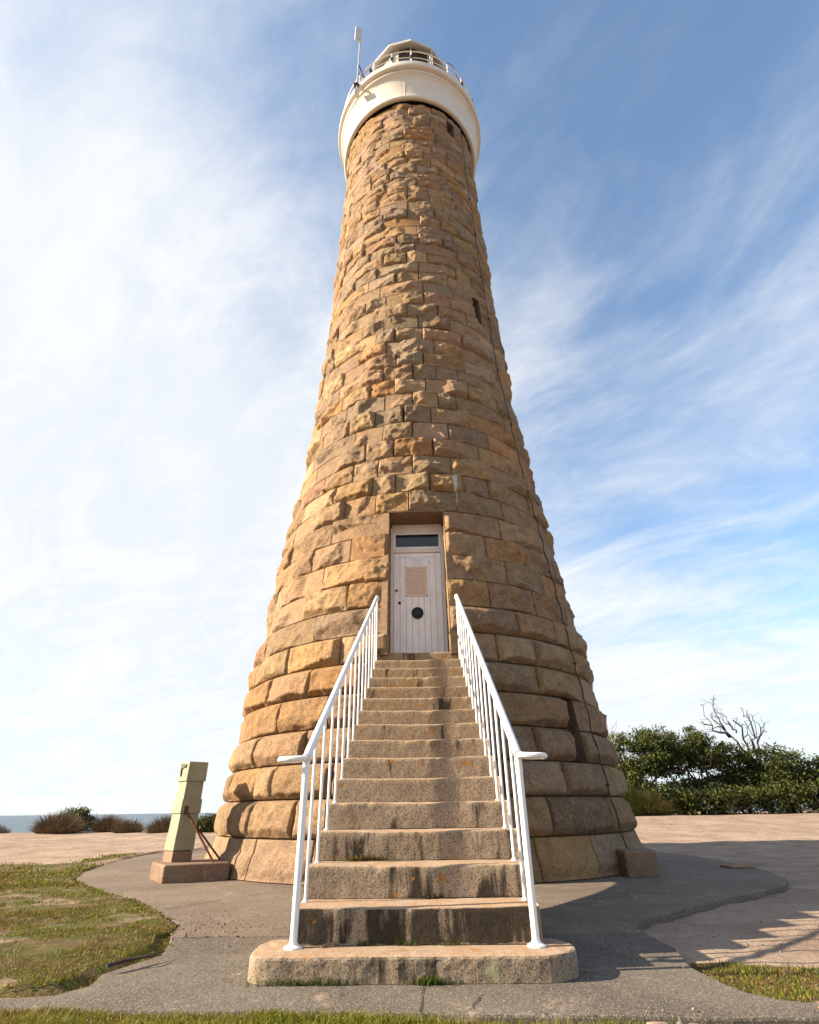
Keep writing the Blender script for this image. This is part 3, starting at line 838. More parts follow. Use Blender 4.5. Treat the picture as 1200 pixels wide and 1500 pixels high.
# door frame, leaf and transom
DW0, DW1 = DOOR_X0 + 0.004, DOOR_X1 - 0.004
mb = MB()
mb.box(DW0, DW0 + 0.055, DOOR_Y - 0.03, DOOR_Y + 0.09, DOOR_Z0 + 0.002, DOOR_Z1 - 0.06)
mb.box(DW1 - 0.055, DW1, DOOR_Y - 0.03, DOOR_Y + 0.09, DOOR_Z0 + 0.002, DOOR_Z1 - 0.06)
mb.box(DW0 + 0.055, DW1 - 0.055, DOOR_Y - 0.028, DOOR_Y + 0.09, 5.10, DOOR_Z1 - 0.062)
mb.box(DW0 + 0.055, DW1 - 0.055, DOOR_Y - 0.028, DOOR_Y + 0.09, 4.715, 4.80)
mb.box(DW0 + 0.02, DW1 - 0.02, DOOR_Y - 0.012, DOOR_Y + 0.09, DOOR_Z1 - 0.062, DOOR_Z1)
fr = mb.build('door_frame', M_FRAME, TOWER, bevel=0.006)
mb = MB()
a_, b_ = DW0 + 0.055, DW1 - 0.055
for q in ((a_, b_, 4.80, 4.83), (a_, b_, 5.075, 5.10), (a_, a_ + 0.03, 4.83, 5.075), (b_ - 0.03, b_, 4.83, 5.075)):
    mb.box(q[0], q[1], DOOR_Y - 0.012, DOOR_Y + 0.04, q[2], q[3])
mb.build('transom_sash', M_DOOR, fr, bevel=0.004)
MB().box(a_ + 0.03, b_ - 0.03, DOOR_Y + 0.012, DOOR_Y + 0.02, 4.83, 5.075).build('transom_pane', M_GLASS, fr)
LX0, LX1, LZ0, LZ1 = a_ + 0.004, b_ - 0.004, DOOR_Z0 + 0.01, 4.71
leaf = MB().box(LX0, LX1, DOOR_Y + 0.022, DOOR_Y + 0.06, LZ0, LZ1).build('door', M_DOOR, TOWER)
nbd = 8; bw = (LX1 - LX0) / nbd
for k in range(nbd):
    x0_, x1_ = LX0 + k * bw + 0.0022, LX0 + (k + 1) * bw - 0.0022
    zt_ = LZ1 if k in (0, nbd - 1) else LZ1 - 0.075
    MB().box(x0_, x1_, DOOR_Y - 0.002, DOOR_Y + 0.023, LZ0, zt_).build('board', M_DOOR, leaf, bevel=0.004)
MB().box(LX0 + bw + 0.0022, LX1 - bw - 0.0022, DOOR_Y - 0.003, DOOR_Y + 0.023, LZ1 - 0.070, LZ1).build('top_rail', M_DOOR, leaf, bevel=0.004)

def print_mat(name, paper, ink, lines, z0, z1, xc, hw, head):
    """flat print: rows of broken ink marks, heavier heading rows"""
    t = NT(name)
    x, y, z = t.sep()
    v = t.math('DIVIDE', t.math('SUBTRACT', z, z0), z1 - z0)
    row = t.math('FRACT', t.math('MULTIPLY', v, float(lines)))
    inrow = t.math('MULTIPLY', t.math('GREATER_THAN', row, 0.32), t.math('LESS_THAN', row, 0.78))
    mg = t.math('LESS_THAN', t.math('ABSOLUTE', t.math('SUBTRACT', x, xc)), hw)
    words = t.ramp(t.noise(120, 2, 0.5, stretch=(1.0, 1.0, 0.35)), 0.44, 0.52)
    m = t.math('MULTIPLY', t.math('MULTIPLY', inrow, words), mg)
    vm = t.math('MULTIPLY', t.math('LESS_THAN', v, 0.94), t.math('GREATER_THAN', v, 0.06))
    m = t.math('MULTIPLY', t.math('MULTIPLY', m, vm), 0.75)
    st = t.ramp(t.noise(9, 5, 0.6), 0.45, 0.7, 0, 0.35)
    pc = t.mix(st, paper, tuple(v_ * 0.8 for v_ in paper))
    return t.done(t.mix(m, pc, ink), 0.55, spec=0.35, alb=1.0)
XC = (DOOR_X0 + DOOR_X1) / 2
M_NOTICE = print_mat('notice_print', (0.84, 0.85, 0.90), (0.16, 0.18, 0.28), 9, 4.455, 4.645, XC + 0.0, 0.10, 1)
M_PLAQUE = print_mat('plaque_print', (0.74, 0.56, 0.44), (0.30, 0.15, 0.09), 21, 3.92, 4.45, XC - 0.03, 0.155, 2)
nt = MB().box(XC - 0.125, XC + 0.125, DOOR_Y - 0.010, DOOR_Y - 0.003, 4.452, 4.645).build('notice', M_NOTICE, leaf)
tag(nt, 'small white notice with rows of blue grey print')
pl = MB().box(XC - 0.215, XC + 0.165, DOOR_Y - 0.011, DOOR_Y - 0.003, 3.91, 4.448).build('plaque', M_PLAQUE, leaf)
tag(pl, 'tan plaque covered in faint lines of lettering')
def disc(mb, x, y, z, r, d, n=24):
    vs = [(x + r * math.cos(2 * math.pi * k / n), y, z + r * math.sin(2 * math.pi * k / n)) for k in range(n)] + [(x + r * math.cos(2 * math.pi * k / n), y - d, z + r * math.sin(2 * math.pi * k / n)) for k in range(n)]
    return mb.add(vs, [tuple(range(n, 2 * n))] + [(k, n + k, n + (k + 1) % n, (k + 1) % n) for k in range(n)])
mb = MB()
for sx in (-0.205, 0.155):
    for z in (3.92, 4.18, 4.438): disc(mb, XC + sx, DOOR_Y - 0.011, z, 0.009, 0.004, 10)
for sx in (-0.115, 0.115): disc(mb, XC + sx, DOOR_Y - 0.010, 4.635, 0.005, 0.003, 8)
mb.build('sign_screw', M_BLACK, leaf)
mb = MB(); disc(mb, XC - 0.015, DOOR_Y - 0.003, 3.62, 0.098, 0.012, 36)
vent = mb.build('vent_grille', M_VENT, leaf, smooth=True)
mb = MB()
VX = XC - 0.015
mb.lathe([(0.098, 0), (0.098, 0.008), (0.084, 0.010), (0.084, 0)], (0, 0), 36)
mb.v = [(VX + p[0], DOOR_Y - 0.015 - p[2], 3.62 + p[1]) for p in mb.v]
for k in range(8):
    a_ = math.pi * k / 4 + 0.39
    mb.tube([(VX + 0.02 * math.cos(a_), DOOR_Y - 0.017, 3.62 + 0.02 * math.sin(a_)), (VX + 0.088 * math.cos(a_), DOOR_Y - 0.017, 3.62 + 0.088 * math.sin(a_))], 0.006, 5)
mb.build('vent_spoke', M_VENT, leaf, smooth=True)
mb = MB()
for k in range(4):
    a_ = math.pi / 4 + k * math.pi / 2
    disc(mb, VX + 0.025 * math.cos(a_), DOOR_Y - 0.018, 3.62 + 0.025 * math.sin(a_), 0.007, 0.005, 10)
mb.build('vent_stud', M_BRASS, leaf)
mb = MB(); disc(mb, LX0 + 0.045, DOOR_Y - 0.003, 4.02, 0.022, 0.02, 16); mb.build('latch', M_BRASS, leaf, smooth=True)
mb = MB(); disc(mb, LX0 + 0.095, DOOR_Y - 0.003, 3.80, 0.024, 0.012, 16); mb.build('lock', M_BLACK, leaf, smooth=True)

# ------------------------------------------------------------------ gallery, rail and lantern
mb = MB()
mb.lathe([(2.04, 20.60), (2.04, 21.03), (2.22, 21.035)], (TX, TY), 120)
mb.build('neck_ring', M_DARKGAP, TOWER, smooth=True)
gp = [(2.18, 21.02), (2.205, 20.86), (2.215, 20.82), (2.25, 20.795), (2.30, 20.785), (2.335, 20.80), (2.355, 20.835), (2.355, 20.875), (2.335, 20.915), (2.305, 20.95)]
for k in range(15):
    t_ = k / 14
    gp.append((2.295 - 0.045 * math.sin(min(1, t_ * 3.2) * math.pi / 2) + 0.24 * (1 - math.sqrt(max(0.0, 1 - min(1.0, max(0.0, (t_ - 0.05) / 0.95)) ** 2))), 20.97 + 1.13 * t_))
gp += [(2.50, 22.10), (2.52, 22.12), (2.525, 22.15), (2.515, 22.18), (2.49, 22.195), (2.49, 22.245), (2.59, 22.25), (2.625, 22.27), (2.635, 22.31), (2.635, 22.50), (2.615, 22.53), (1.0, 22.55), (0.0, 22.56)]
gal = MB().lathe(gp, (TX, TY), 144).build('gallery', M_GALLERY, TOWER, smooth=True, angle=38)
# vertical seams of the gallery casing
for a_ in (42, 132, 222, 312, -3, 87):
    pts = [pol(a_, r_ + 0.003, z_) for r_, z_ in gp[10:25]]
    MB().tube(pts, 0.006, 6).build('casing_seam', M_FRAME, gal, smooth=True)

GZT = 22.545; GR = 2.52
for z_, r_ in ((GZT + 0.93, 0.021), (GZT + 0.48, 0.014), (GZT + 0.14, 0.012)):
    MB().tube([pol(a_, GR, z_) for a_ in np.arange(0, 360.1, 4)], r_, 8, cap=False).build('gallery_rail', M_LANTERN, TOWER, smooth=True)
for k in range(24):
    a_ = 15 * k + 3
    MB().tube([pol(a_, GR, GZT - 0.02), pol(a_, GR, GZT + 0.93)], 0.022, 8).build('gallery_post', M_LANTERN, TOWER, smooth=True)
for a_ in (-45, -30, -12, 3, 48, 63, 78):
    p_ = Vector(pol(a_, GR + 0.02, GZT + 0.48))
    MB().box(p_.x - 0.04, p_.x + 0.04, p_.y - 0.04, p_.y + 0.04, p_.z - 0.07, p_.z + 0.07).build('rail_clamp', M_BLACK, TOWER, bevel=0.01)

LA0 = 5.0
LZB, LZT = 22.55, 26.85
lr = 1.38
base = MB().lathe([(1.42, LZB), (1.42, 23.6), (1.46, 23.62), (1.46, 23.70), (1.38, 23.72)], (TX, TY), 12, math.radians(LA0), math.radians(LA0) + 2 * math.pi).build('lantern_base', M_LANTERN, TOWER)
for k in range(12):
    a_, b_ = LA0 + 30 * k, LA0 + 30 * (k + 1)
    am = (a_ + b_) / 2; am180 = (am + 180) % 360 - 180
    A, B_ = Vector(pol(a_, lr, 0)), Vector(pol(b_, lr, 0))
    MB().tube([pol(a_, lr + 0.005, 23.70), pol(a_, lr + 0.005, LZT)], 0.03, 6).build('lantern_mullion', M_LANTERN, TOWER)
    if -25 - 1 < am180 < 150:
        cuts = [0.0, 1.0]
        if -26 < am180 < 0: cuts = [0.32, 1.0]
        for z0, z1 in ((23.72, 25.1), (25.13, LZT)):
            P0, P1 = A.lerp(B_, cuts[0]), B_
            MB().add([(P0.x, P0.y, z0), (P1.x, P1.y, z0), (P1.x, P1.y, z1), (P0.x, P0.y, z1)], [(0, 1, 2, 3)]).build('lantern_pane', M_GLASS, TOWER)
        if cuts[0] > 0:
            P0, P1 = A, A.lerp(B_, cuts[0])
            MB().add([(P0.x, P0.y, 23.72), (P1.x, P1.y, 23.72), (P1.x, P1.y, LZT), (P0.x, P0.y, LZT)], [(0, 1, 2, 3)]).build('lantern_panel', M_LANTERN, TOWER)
            MB().tube([(P1.x, P1.y, 23.72), (P1.x, P1.y, LZT)], 0.025, 6).build('lantern_mullion', M_LANTERN, TOWER)
        MB().tube([(A.x, A.y, 25.115), (B_.x, B_.y, 25.115)], 0.022, 6).build('lantern_bar', M_LANTERN, TOWER)
    else:
        MB().add([(A.x, A.y, 23.72), (B_.x, B_.y, 23.72), (B_.x, B_.y, LZT), (A.x, A.y, LZT)], [(0, 1, 2, 3)]).build('lantern_panel', M_LANTERN, TOWER)
roof = MB().lathe([(1.30, LZT + 0.10), (1.36, LZT), (1.60, LZT - 0.15), (1.66, LZT - 0.16), (1.66, LZT - 0.02), (1.60, LZT + 0.03), (1.2, LZT + 0.72), (0.62, LZT + 1.12), (0.25, LZT + 1.26), (0.22, LZT + 1.6), (0.0, LZT + 1.75)], (TX, TY), 12, math.radians(LA0), math.radians(LA0) + 2 * math.pi).build('lantern_roof', M_LANTERN, TOWER)
mb = MB(); bl = Vector((TX, TY, LZT + 1.78))
mb.lathe([(0.0, bl.z - 0.16), (0.12, bl.z - 0.1), (0.16, bl.z), (0.12, bl.z + 0.1), (0.0, bl.z + 0.16)], (TX, TY), 16)
mb.build('vent_ball', M_LANTERN, roof, smooth=True)
mb = MB(); mb.tube([pol(35, 1.64, GZT), pol(35, 1.64, LZT - 0.14)], 0.02, 8); mb.build('eave_post', M_LANTERN, TOWER, smooth=True)
mb = MB(); mb.tube([pol(62, 1.66, LZT + 0.2), pol(63, 1.95, LZT - 0.3), pol(65, 2.3, GZT + 1.6), pol(66, GR, GZT + 0.9)], 0.012, 6); mb.build('stay_wire', M_BLACK, TOWER)

# lightning conductor down the right flank
mb = MB(); pts = []
for z in np.arange(0.28, 20.7, 0.11):
    c = int(np.searchsorted(ZJ, z)) - 1
    zz0, zz1 = ZJ[max(c, 0)], ZJ[min(c + 1, len(ZJ) - 1)]
    tt = (z - zz0) / max(1e-6, zz1 - zz0)
    pts.append(pol(49.0 + 0.12 * math.sin(z * 1.7), float(prof(z)) + 0.085 + 0.035 * math.sin(math.pi * np.clip(tt, 0, 1)), z))
mb.tube(pts, 0.010, 6)
cab = mb.build('lightning_cable', M_CABLE, smooth=True)
tag(cab, 'thin dark green cable running down the shaded right side of the tower', 'cable')
for z in np.arange(1.1, 20, 1.72):
    i = int((z - 0.28) / 0.11); p_ = Vector(pts[min(i, len(pts) - 1)])
    MB().box(p_.x - 0.02, p_.x + 0.02, p_.y - 0.015, p_.y + 0.045, p_.z - 0.012, p_.z + 0.012).build('cable_clip', M_CABLE, cab, bevel=0.005)

# antenna on the gallery
ANT = thing('antenna_mast', (-1.785, 8.98, 21.9), 'slim pale antenna mast with white panel clamped to the gallery edge', 'antenna')
ax, ay = -1.785, 8.98
MB().tube([(ax, ay, 21.95), (ax, ay, 26.25)], 0.028, 10).build('mast', M_GALV, ANT, smooth=True)
pan = MB().box(-0.13, 0.13, -0.045, 0.045, 0.0, 1.02)
ca, sa = math.cos(0.45), math.sin(0.45)
pan.v = [(ax - 0.06 + x * ca - y * sa, ay - 0.10 + x * sa + y * ca, 25.5 + z + 0.08 * x) for x, y, z in pan.v]
pan.build('antenna_panel', M_GREYPLASTIC, ANT, bevel=0.02)
MB().tube([(ax, ay, 23.95), pol(-38, 2.5, 23.1)], 0.02, 6).build('brace', M_BLACK, ANT)
MB().tube([(ax, ay, 23.3), pol(-33, 2.5, 22.6)], 0.012, 6).build('brace', M_BLACK, ANT)
MB().tube([pol(-38, 2.52, 23.1), pol(-30, 2.2, 22.75)], 0.035, 6).build('brace', M_BLACK, ANT)
MB().box(ax - 0.07, ax + 0.07, ay - 0.06, ay + 0.16, 21.88, 22.1).build('mast_foot', M_GALV, ANT, bevel=0.01)
MB().box(ax - 0.10, ax + 0.06, ay - 0.07, ay + 0.14, 22.35, 22.46).build('mast_clamp', M_BLACK, ANT, bevel=0.01)

# ------------------------------------------------------------------ staircase
STAIR = thing('stone_staircase', (X0, 5.8, 0), 'straight flight of stained granite steps rising to the lighthouse door', 'staircase')
def step_block(x0, x1, y0, y1, z0, z1, seed, nx_=60, nz_=8, ny_=10):
    """riser and tread of one worn slab: slightly uneven faces and chipped arris"""
    us = np.linspace(0, 1, nx_ + 1)
    prof_ = [(0.0, (y0, z0))] 
    path_ = [(y0, z0 + (z1 - z0) * k / nz_) for k in range(nz_)]
    rr = 0.016
    path_[-1] = (y0, z1 - rr)
    path_ += [(y0 + rr * 0.3, z1 - rr * 0.3), (y0 + rr, z1)]
    path_ += [(y0 + rr + (y1 - y0 - rr) * k / ny_, z1) for k in range(1, ny_ + 1)]
    P = np.array(path_)
    m = len(P)
    U, K = np.meshgrid(us, np.arange(m))
    X = x0 + (x1 - x0) * U; Y = P[K, 0].astype(float); Z = P[K, 1].astype(float)
    n = fbm(X * 6, Y * 6 + seed, Z * 6, 4, 81)
    n2 = fbm(X * 22, Y * 22 + seed, Z * 22, 3, 82)
    front = (K < nz_).astype(float)
    arr = ((K >= nz_ - 1) & (K <= nz_ + 1)).astype(float)
    chip = np.clip(fbm(X * 9, seed, 0 * X, 4, 83) - 0.25, 0, 1)
    Y = Y + front * (0.004 * n + 0.003 * n2) + arr * chip * 0.022
    wear = 0.008 * np.exp(-((U - 0.5) / 0.28) ** 2) * np.clip(1 - (K - nz_) / ny_, 0, 1) * (K >= nz_ - 1)
    Z = Z + (1 - front) * (0.003 * n + 0.0025 * n2) - arr * chip * 0.014 - wear
    V = np.stack([X, Y, Z], -1).reshape(-1, 3)
    W_ = nx_ + 1
    i0 = (np.arange(m - 1)[:, None] * W_ + np.arange(nx_)[None]).ravel()
    F = [np.stack([i0, i0 + 1, i0 + 1 + W_, i0 + W_], 1)]
    # end faces and underside
    n0 = len(V)
    V = np.concatenate([V, [[x0, y1, z0], [x1, y1, z0]]])
    for e, cidx in ((0, n0), (nx_, n0 + 1)):
        ids = np.array([k * W_ + e for k in range(m)])
        t1 = np.stack([ids[:-1], ids[1:], np.full(m - 1, cidx)], 1)
        F.append(t1 if e else t1[:, ::-1])
    F.append(np.array([[0, n0, n0 + 1, nx_]]))
    return V, F
for n in range(2, 17):
    y0 = STEP_Y2 + TREAD * (n - 2); z1 = STEP_Z2 + RISE * (n - 2)
    y1 = y0 + TREAD + 0.10 if n < 16 else DOOR_Y + 0.1
    hw = STEP_HW - 0.0052 * (n - 2) + random.uniform(-0.005, 0.005)
    dx = random.uniform(-0.004, 0.004)
    V, F = step_block(X0 - hw + dx, X0 + hw + dx, y0 + random.uniform(-0.004, 0.004), y1, z1 - RISE + 0.003, z1, n * 7.3)
    link('step', mesh_np('step', V, F, False), M_STEP, STAIR)
# bottom slab with rounded ends
sx0, sx1, sy0, sy1 = -0.975, 0.80, 3.555, 4.02
def slab_outline(inset):
    pts = []
    for cx_, s in ((sx1 - 0.24, 1), (sx0 + 0.20, -1)):
        rr = 0.24 if s > 0 else 0.20
        ry = (sy1 - sy0) / 2
        for k in range(17):
            a_ = -math.pi / 2 + math.pi * k / 16
            if s < 0: a_ = math.pi / 2 + math.pi * k / 16
            ca, sa = math.cos(a_), math.sin(a_)
            pw = 0.62 if s < 0 else 0.9
            pts.append((cx_ + math.copysign(abs(ca) ** pw, ca) * (rr - inset), (sy0 + sy1) / 2 + math.copysign(abs(sa) ** pw, sa) * (ry - inset)))
    # subdivide the long straight edges
    out_ = []
    for i in range(len(pts)):
        a_, b_ = Vector((*pts[i], 0)), Vector((*pts[(i + 1) % len(pts)], 0))
        m = max(1, int((b_ - a_).length / 0.035))
        for k in range(m):
            q = a_.lerp(b_, k / m); out_.append((q.x, q.y))
    return out_
rings = []
zlev = [(0.0, -0.004, 0), (0.0, 0.02, 0), (0.0, 0.05, 0), (0.0, 0.08, 0), (0.001, SLAB_Z - 0.014, 0), (0.006, SLAB_Z - 0.004, 1), (0.018, SLAB_Z, 1), (0.06, SLAB_Z, 2), (0.12, SLAB_Z, 2)]
base_o = slab_outline(0)
N_ = len(base_o)
cx_, cy_ = (sx0 + sx1) / 2, (sy0 + sy1) / 2
V = []
for ins, z, ty in zlev:
    for (x, y) in base_o:
        qx = min(max(x, sx0 + 0.24), sx1 - 0.24); d_ = Vector((x - qx, y - cy_)); l_ = max(d_.length, 1e-6)
        q = d_ * max(0, (l_ - ins)) / l_
        V.append((qx + q.x, cy_ + q.y, z))
V = np.array(V)
nn = fbm(V[:, 0] * 7, V[:, 1] * 7, V[:, 2] * 7, 4, 91); n2 = fbm(V[:, 0] * 26, V[:, 1] * 26, V[:, 2] * 26, 3, 92)
lev = np.repeat(np.arange(len(zlev)), N_)
V[:, 1] += np.where(lev < 6, 0.006 * nn + 0.004 * n2, 0) * np.sign(V[:, 1] - cy_)
V[:, 2] += np.where(lev >= 4, 0.004 * nn + 0.003 * n2, 0)
j = np.arange(N_); jn = (j + 1) % N_
F = [np.concatenate([np.stack([l_ * N_ + j, l_ * N_ + jn, (l_ + 1) * N_ + jn, (l_ + 1) * N_ + j], 1) for l_ in range(len(zlev) - 1)])]
me_ = bpy.data.meshes.new('bottom_slab')
fl = [tuple(int(q) for q in f) for f in F[0]] + [tuple(int((len(zlev) - 1) * N_ + k) for k in range(N_))]
me_.from_pydata([tuple(v) for v in V], [], fl); me_.update()
link('bottom_slab', me_, M_STEP, STAIR)
# carriage under the steps: solid at the foot, arched towards the tower
prof_top = [(3.86, 0.10)] + [(STEP_Y2 + TREAD * k + 0.03, STEP_Z2 + RISE * (k - 1) - 0.004) for k in range(1, 15)]
arch = [(8.05, 2.60), (8.05, 1.40), (7.6, 1.385), (7.2, 1.33), (6.85, 1.24), (6.45, 1.12), (6.02, 0.96), (5.72, 0.85), (5.45, 0.70), (5.22, 0.52), (5.06, 0.32), (4.98, 0.12), (4.97, -0.01), (3.86, -0.01)]
poly = prof_top + arch
mb = MB(); n = len(poly)
chw = lambda y: STEP_HW - 0.03 - 0.0176 * max(0.0, y - 3.81)
mb.v = [(X0 - chw(y), y, z) for y, z in poly] + [(X0 + chw(y), y, z) for y, z in poly]
mb.f = [tuple(range(n)), tuple(range(2 * n - 1, n - 1, -1))] + [(i, n + i, n + (i + 1) % n, (i + 1) % n) for i in range(n)]
mb.build('arched_carriage', M_STEP, STAIR)

# railings
def railing(side, label):
    xr = -0.085 + side * 0.672
    def rx(y): return -0.085 + 0.015 * (y - 3.76) / 4.04 + side * (0.672 - 0.070 * (y - 3.76) / 4.04)
    R = thing('stair_railing', (xr, 3.76, SLAB_Z), label, 'railing', 'railings of the stairs')
    def rz(y): return 1.08 + (y - 3.76) * (3.625 - 1.08) / (7.80 - 3.76)
    pts = [(xr, 3.735, 1.066), (xr, 3.76, 1.075)] + [(rx(y), y, rz(y)) for y in (3.82, 4.6, 5.5, 6.6, 7.76)] + [(rx(7.82), 7.82, rz(7.80) - 0.005), (rx(7.85), 7.85, rz(7.80) - 0.04)]
    MB().tube(pts, 0.0265, 14).build('handrail', M_WHITE, R, smooth=True)
    s = side
    loop = [(xr, 3.745, 1.066), (xr + s * 0.03, 3.725, 1.064), (xr + s * 0.08, 3.71, 1.062), (xr + s * 0.13, 3.712, 1.062), (xr + s * 0.165, 3.735, 1.061), (xr + s * 0.175, 3.77, 1.06), (xr + s * 0.16, 3.805, 1.06), (xr + s * 0.12, 3.828, 1.06), (xr + s * 0.07, 3.832, 1.06), (xr + s * 0.01, 3.83, 1.065)]
    MB().tube(loop, [0.024, 0.019, 0.017, 0.017, 0.017, 0.017, 0.016, 0.015, 0.014, 0.013], 10).build('scroll_end', M_WHITE, R, smooth=True)
    MB().tube([(xr, 3.76, SLAB_Z), (xr, 3.76, 0.98)], 0.0215, 14).build('front_post', M_WHITE, R, smooth=True)
    MB().tube([(xr, 3.76, 0.965), (xr, 3.76, 1.075)], [0.0235, 0.0225], 14).build('post_sleeve', M_WHITE, R, smooth=True)
    MB().lathe([(0.0, SLAB_Z + 0.03), (0.022, SLAB_Z + 0.03), (0.028, SLAB_Z + 0.018), (0.05, SLAB_Z + 0.008), (0.053, SLAB_Z)], (xr, 3.76), 20).build('foot_plate', M_WHITE, R, smooth=True)
    for n in range(2, 16):
        y = STEP_Y2 + TREAD * (n - 2) + (0.195 if n < 15 else 0.15)
        z = STEP_Z2 + RISE * (n - 2)
        xb = rx(y)
        o_ = MB().tube([(xb, y, z - 0.01), (xb, y, rz(y))], 0.0105 if n < 15 else 0.0125, 10).build('baluster', M_WHITE, R, smooth=True)
        MB().lathe([(0.0, z + 0.014), (0.012, z + 0.014), (0.021, z + 0.004), (0.023, z - 0.003)], (xb, y), 12).build('collar', M_WHITE, o_, smooth=True)
railing(-1, 'white tubular railing on the sunny left side of the steps')
railing(1, 'white tubular railing on the right side of the steps')

# ------------------------------------------------------------------ green cable pillar on its plinth
PIL = thing('green_cable_pillar', (-3.42, 8.62, 0.19), 'pale green leaning pillar of stacked sleeves braced by rusty struts', 'pillar')
e1 = Vector((0.686, 0.728, 0)); e2 = Vector((-0.728, 0.686, 0))
pc0 = Vector((-3.415, 8.625, 0))
def sleeve(name, z0, z1, h0, h1, mat, par=PIL, lean=0.02, bev=0.006):
    vs = []
    for z, h in ((z0, h0), (z1, h1)):
        c_ = pc0 + e1 * 0 + Vector((lean * (z - 0.19), lean * 0.5 * (z - 0.19), 0))
        for s1, s2 in ((-1, -1), (1, -1), (1, 1), (-1, 1)):
            p_ = c_ + e1 * h * s1 + e2 * h * s2; vs.append((p_.x, p_.y, z))
    return MB().add(vs, [(0, 3, 2, 1), (4, 5, 6, 7), (0, 1, 5, 4), (1, 2, 6, 5), (2, 3, 7, 6), (3, 0, 4, 7)]).build(name, mat, par, bevel=bev)
zz = lambda f: 0.19 + (1.42 - 0.19) * f
sleeve('timber_foot', zz(0.0), zz(0.105), 0.141, 0.139, M_PLINTH)
sleeve('shadow_gap', zz(0.10), zz(0.115), 0.118, 0.118, M_DARKGAP, bev=0)
sleeve('sleeve', zz(0.11), zz(0.262), 0.146, 0.142, M_GREEN)
sleeve('sleeve', zz(0.258), zz(0.475), 0.137, 0.133, M_GREEN)
sleeve('sleeve', zz(0.468), zz(0.610), 0.149, 0.145, M_GREEN)
sleeve('sleeve', zz(0.606), zz(0.805), 0.132, 0.129, M_GREEN)
sleeve('cap', zz(0.795), zz(1.0), 0.147, 0.143, M_GREEN)
def P3(s1, s2, z): 
    q = pc0 + e1 * s1 + e2 * s2 + Vector((0.02 * (z - 0.19), 0.01 * (z - 0.19), 0)); return (q.x, q.y, z)
st_a = P3(-0.07, -0.15, zz(0.50))
q = Vector(st_a)
MB().box(q.x - 0.022, q.x + 0.022, q.y - 0.02, q.y + 0.03, q.z - 0.05, q.z + 0.05).build('strut_lug', M_RUST, PIL, bevel=0.004)
MB().tube([st_a, (-2.82, 8.36, 0.20)], 0.0145, 8).build('strut', M_RUST, PIL, smooth=True)
MB().tube([P3(0.13, 0.10, zz(0.42)), (-2.88, 8.80, 0.20)], 0.0135, 8).build('strut', M_RUST, PIL, smooth=True)
for k in range(5):
    pts = [P3(-0.151 - 0.008 * random.random(), 0.09 - 0.16 * t_ , zz(0.965) + 0.022 * math.sin(6 * t_ + k) - 0.006 * k) for t_ in np.linspace(0, 1, 9)]
    MB().tube(pts, 0.006, 6).build('frayed_cable', M_ROPE if k % 2 else M_BLACK, PIL, smooth=True)
MB().tube([P3(-0.153, 0.06, zz(0.95)), P3(-0.156, 0.055, zz(0.90)), P3(-0.153, 0.052, zz(0.85))], 0.011, 6).build('rusty_hasp', M_RUST, PIL)
blk = [(-3.33, 8.03), (-2.60, 8.40), (-2.95, 9.05), (-3.62, 9.10), (-3.78, 8.68)]
mb = MB(); mb.prism(blk, -0.02, 0.195)
bo = mb.build('concrete_plinth', M_BLOCK, bevel=0.025, seg=3)
tag(bo, 'stained reddish concrete plinth under the green pillar', 'plinth')

# squared stone where the conductor meets the ground
mb = MB()
mb.prism([(2.50, 8.14), (2.93, 8.24), (3.0, 8.62), (2.50, 8.55)], -0.02, 0.285)
bo = mb.build('granite_block', M_BLOCK, bevel=0.03, seg=3)
tag(bo, 'weathered squared block at the tower foot where the cable ends', 'block')
# pit cover on the far right rim of the apron
mb = MB(); mb.prism([(4.25, 9.1), (4.6, 9.17), (4.58, 9.5), (4.22, 9.42)], 0.0, 0.025)
bo = mb.build('pit_cover', M_DRESSED, bevel=0.008)
tag(bo, 'small flat concrete pit cover on the right rim of the apron', 'cover')

# ------------------------------------------------------------------ grass
def blades(xs, ys, zs, h, w, cols, lean=0.45, r=rng):
    n = len(xs)
    a_ = r.uniform(0, 2 * np.pi, n); l_ = np.abs(r.normal(0, lean, n)) * h; b_ = r.uniform(0, 2 * np.pi, n)
    dx, dy = np.cos(a_) * w / 2, np.sin(a_) * w / 2
    tx_, ty_ = np.cos(b_) * l_, np.sin(b_) * l_
    V = np.zeros((n, 5, 3))
    V[:, 0] = np.stack([xs - dx, ys - dy, zs - 0.006], 1); V[:, 1] = np.stack([xs + dx, ys + dy, zs - 0.006], 1)
    V[:, 2] = np.stack([xs + dx * 0.75 + tx_ * 0.38, ys + dy * 0.75 + ty_ * 0.38, zs + h * 0.58], 1)
    V[:, 3] = np.stack([xs - dx * 0.75 + tx_ * 0.38, ys - dy * 0.75 + ty_ * 0.38, zs + h * 0.58], 1)
    V[:, 4] = np.stack([xs + tx_, ys + ty_, zs + h], 1)
    i = np.arange(n)[:, None] * 5
    return V.reshape(-1, 3), [i + np.array([[0, 1, 2, 3]]), i + np.array([[3, 2, 4]])], np.repeat(cols, 5, 0)
def scatter(x0, x1, y0, y1, dens, thr):
    n = int((x1 - x0) * (y1 - y0) * dens)
    xs = rng.uniform(x0, x1, n); ys = rng.uniform(y0, y1, n)
    t_ = turf_amount(xs, ys)
    k = t_ > rng.uniform(thr, 0.95, n)
    return xs[k], ys[k], t_[k]
gV, gF4, gF3, gC, off = [], [], [], [], 0
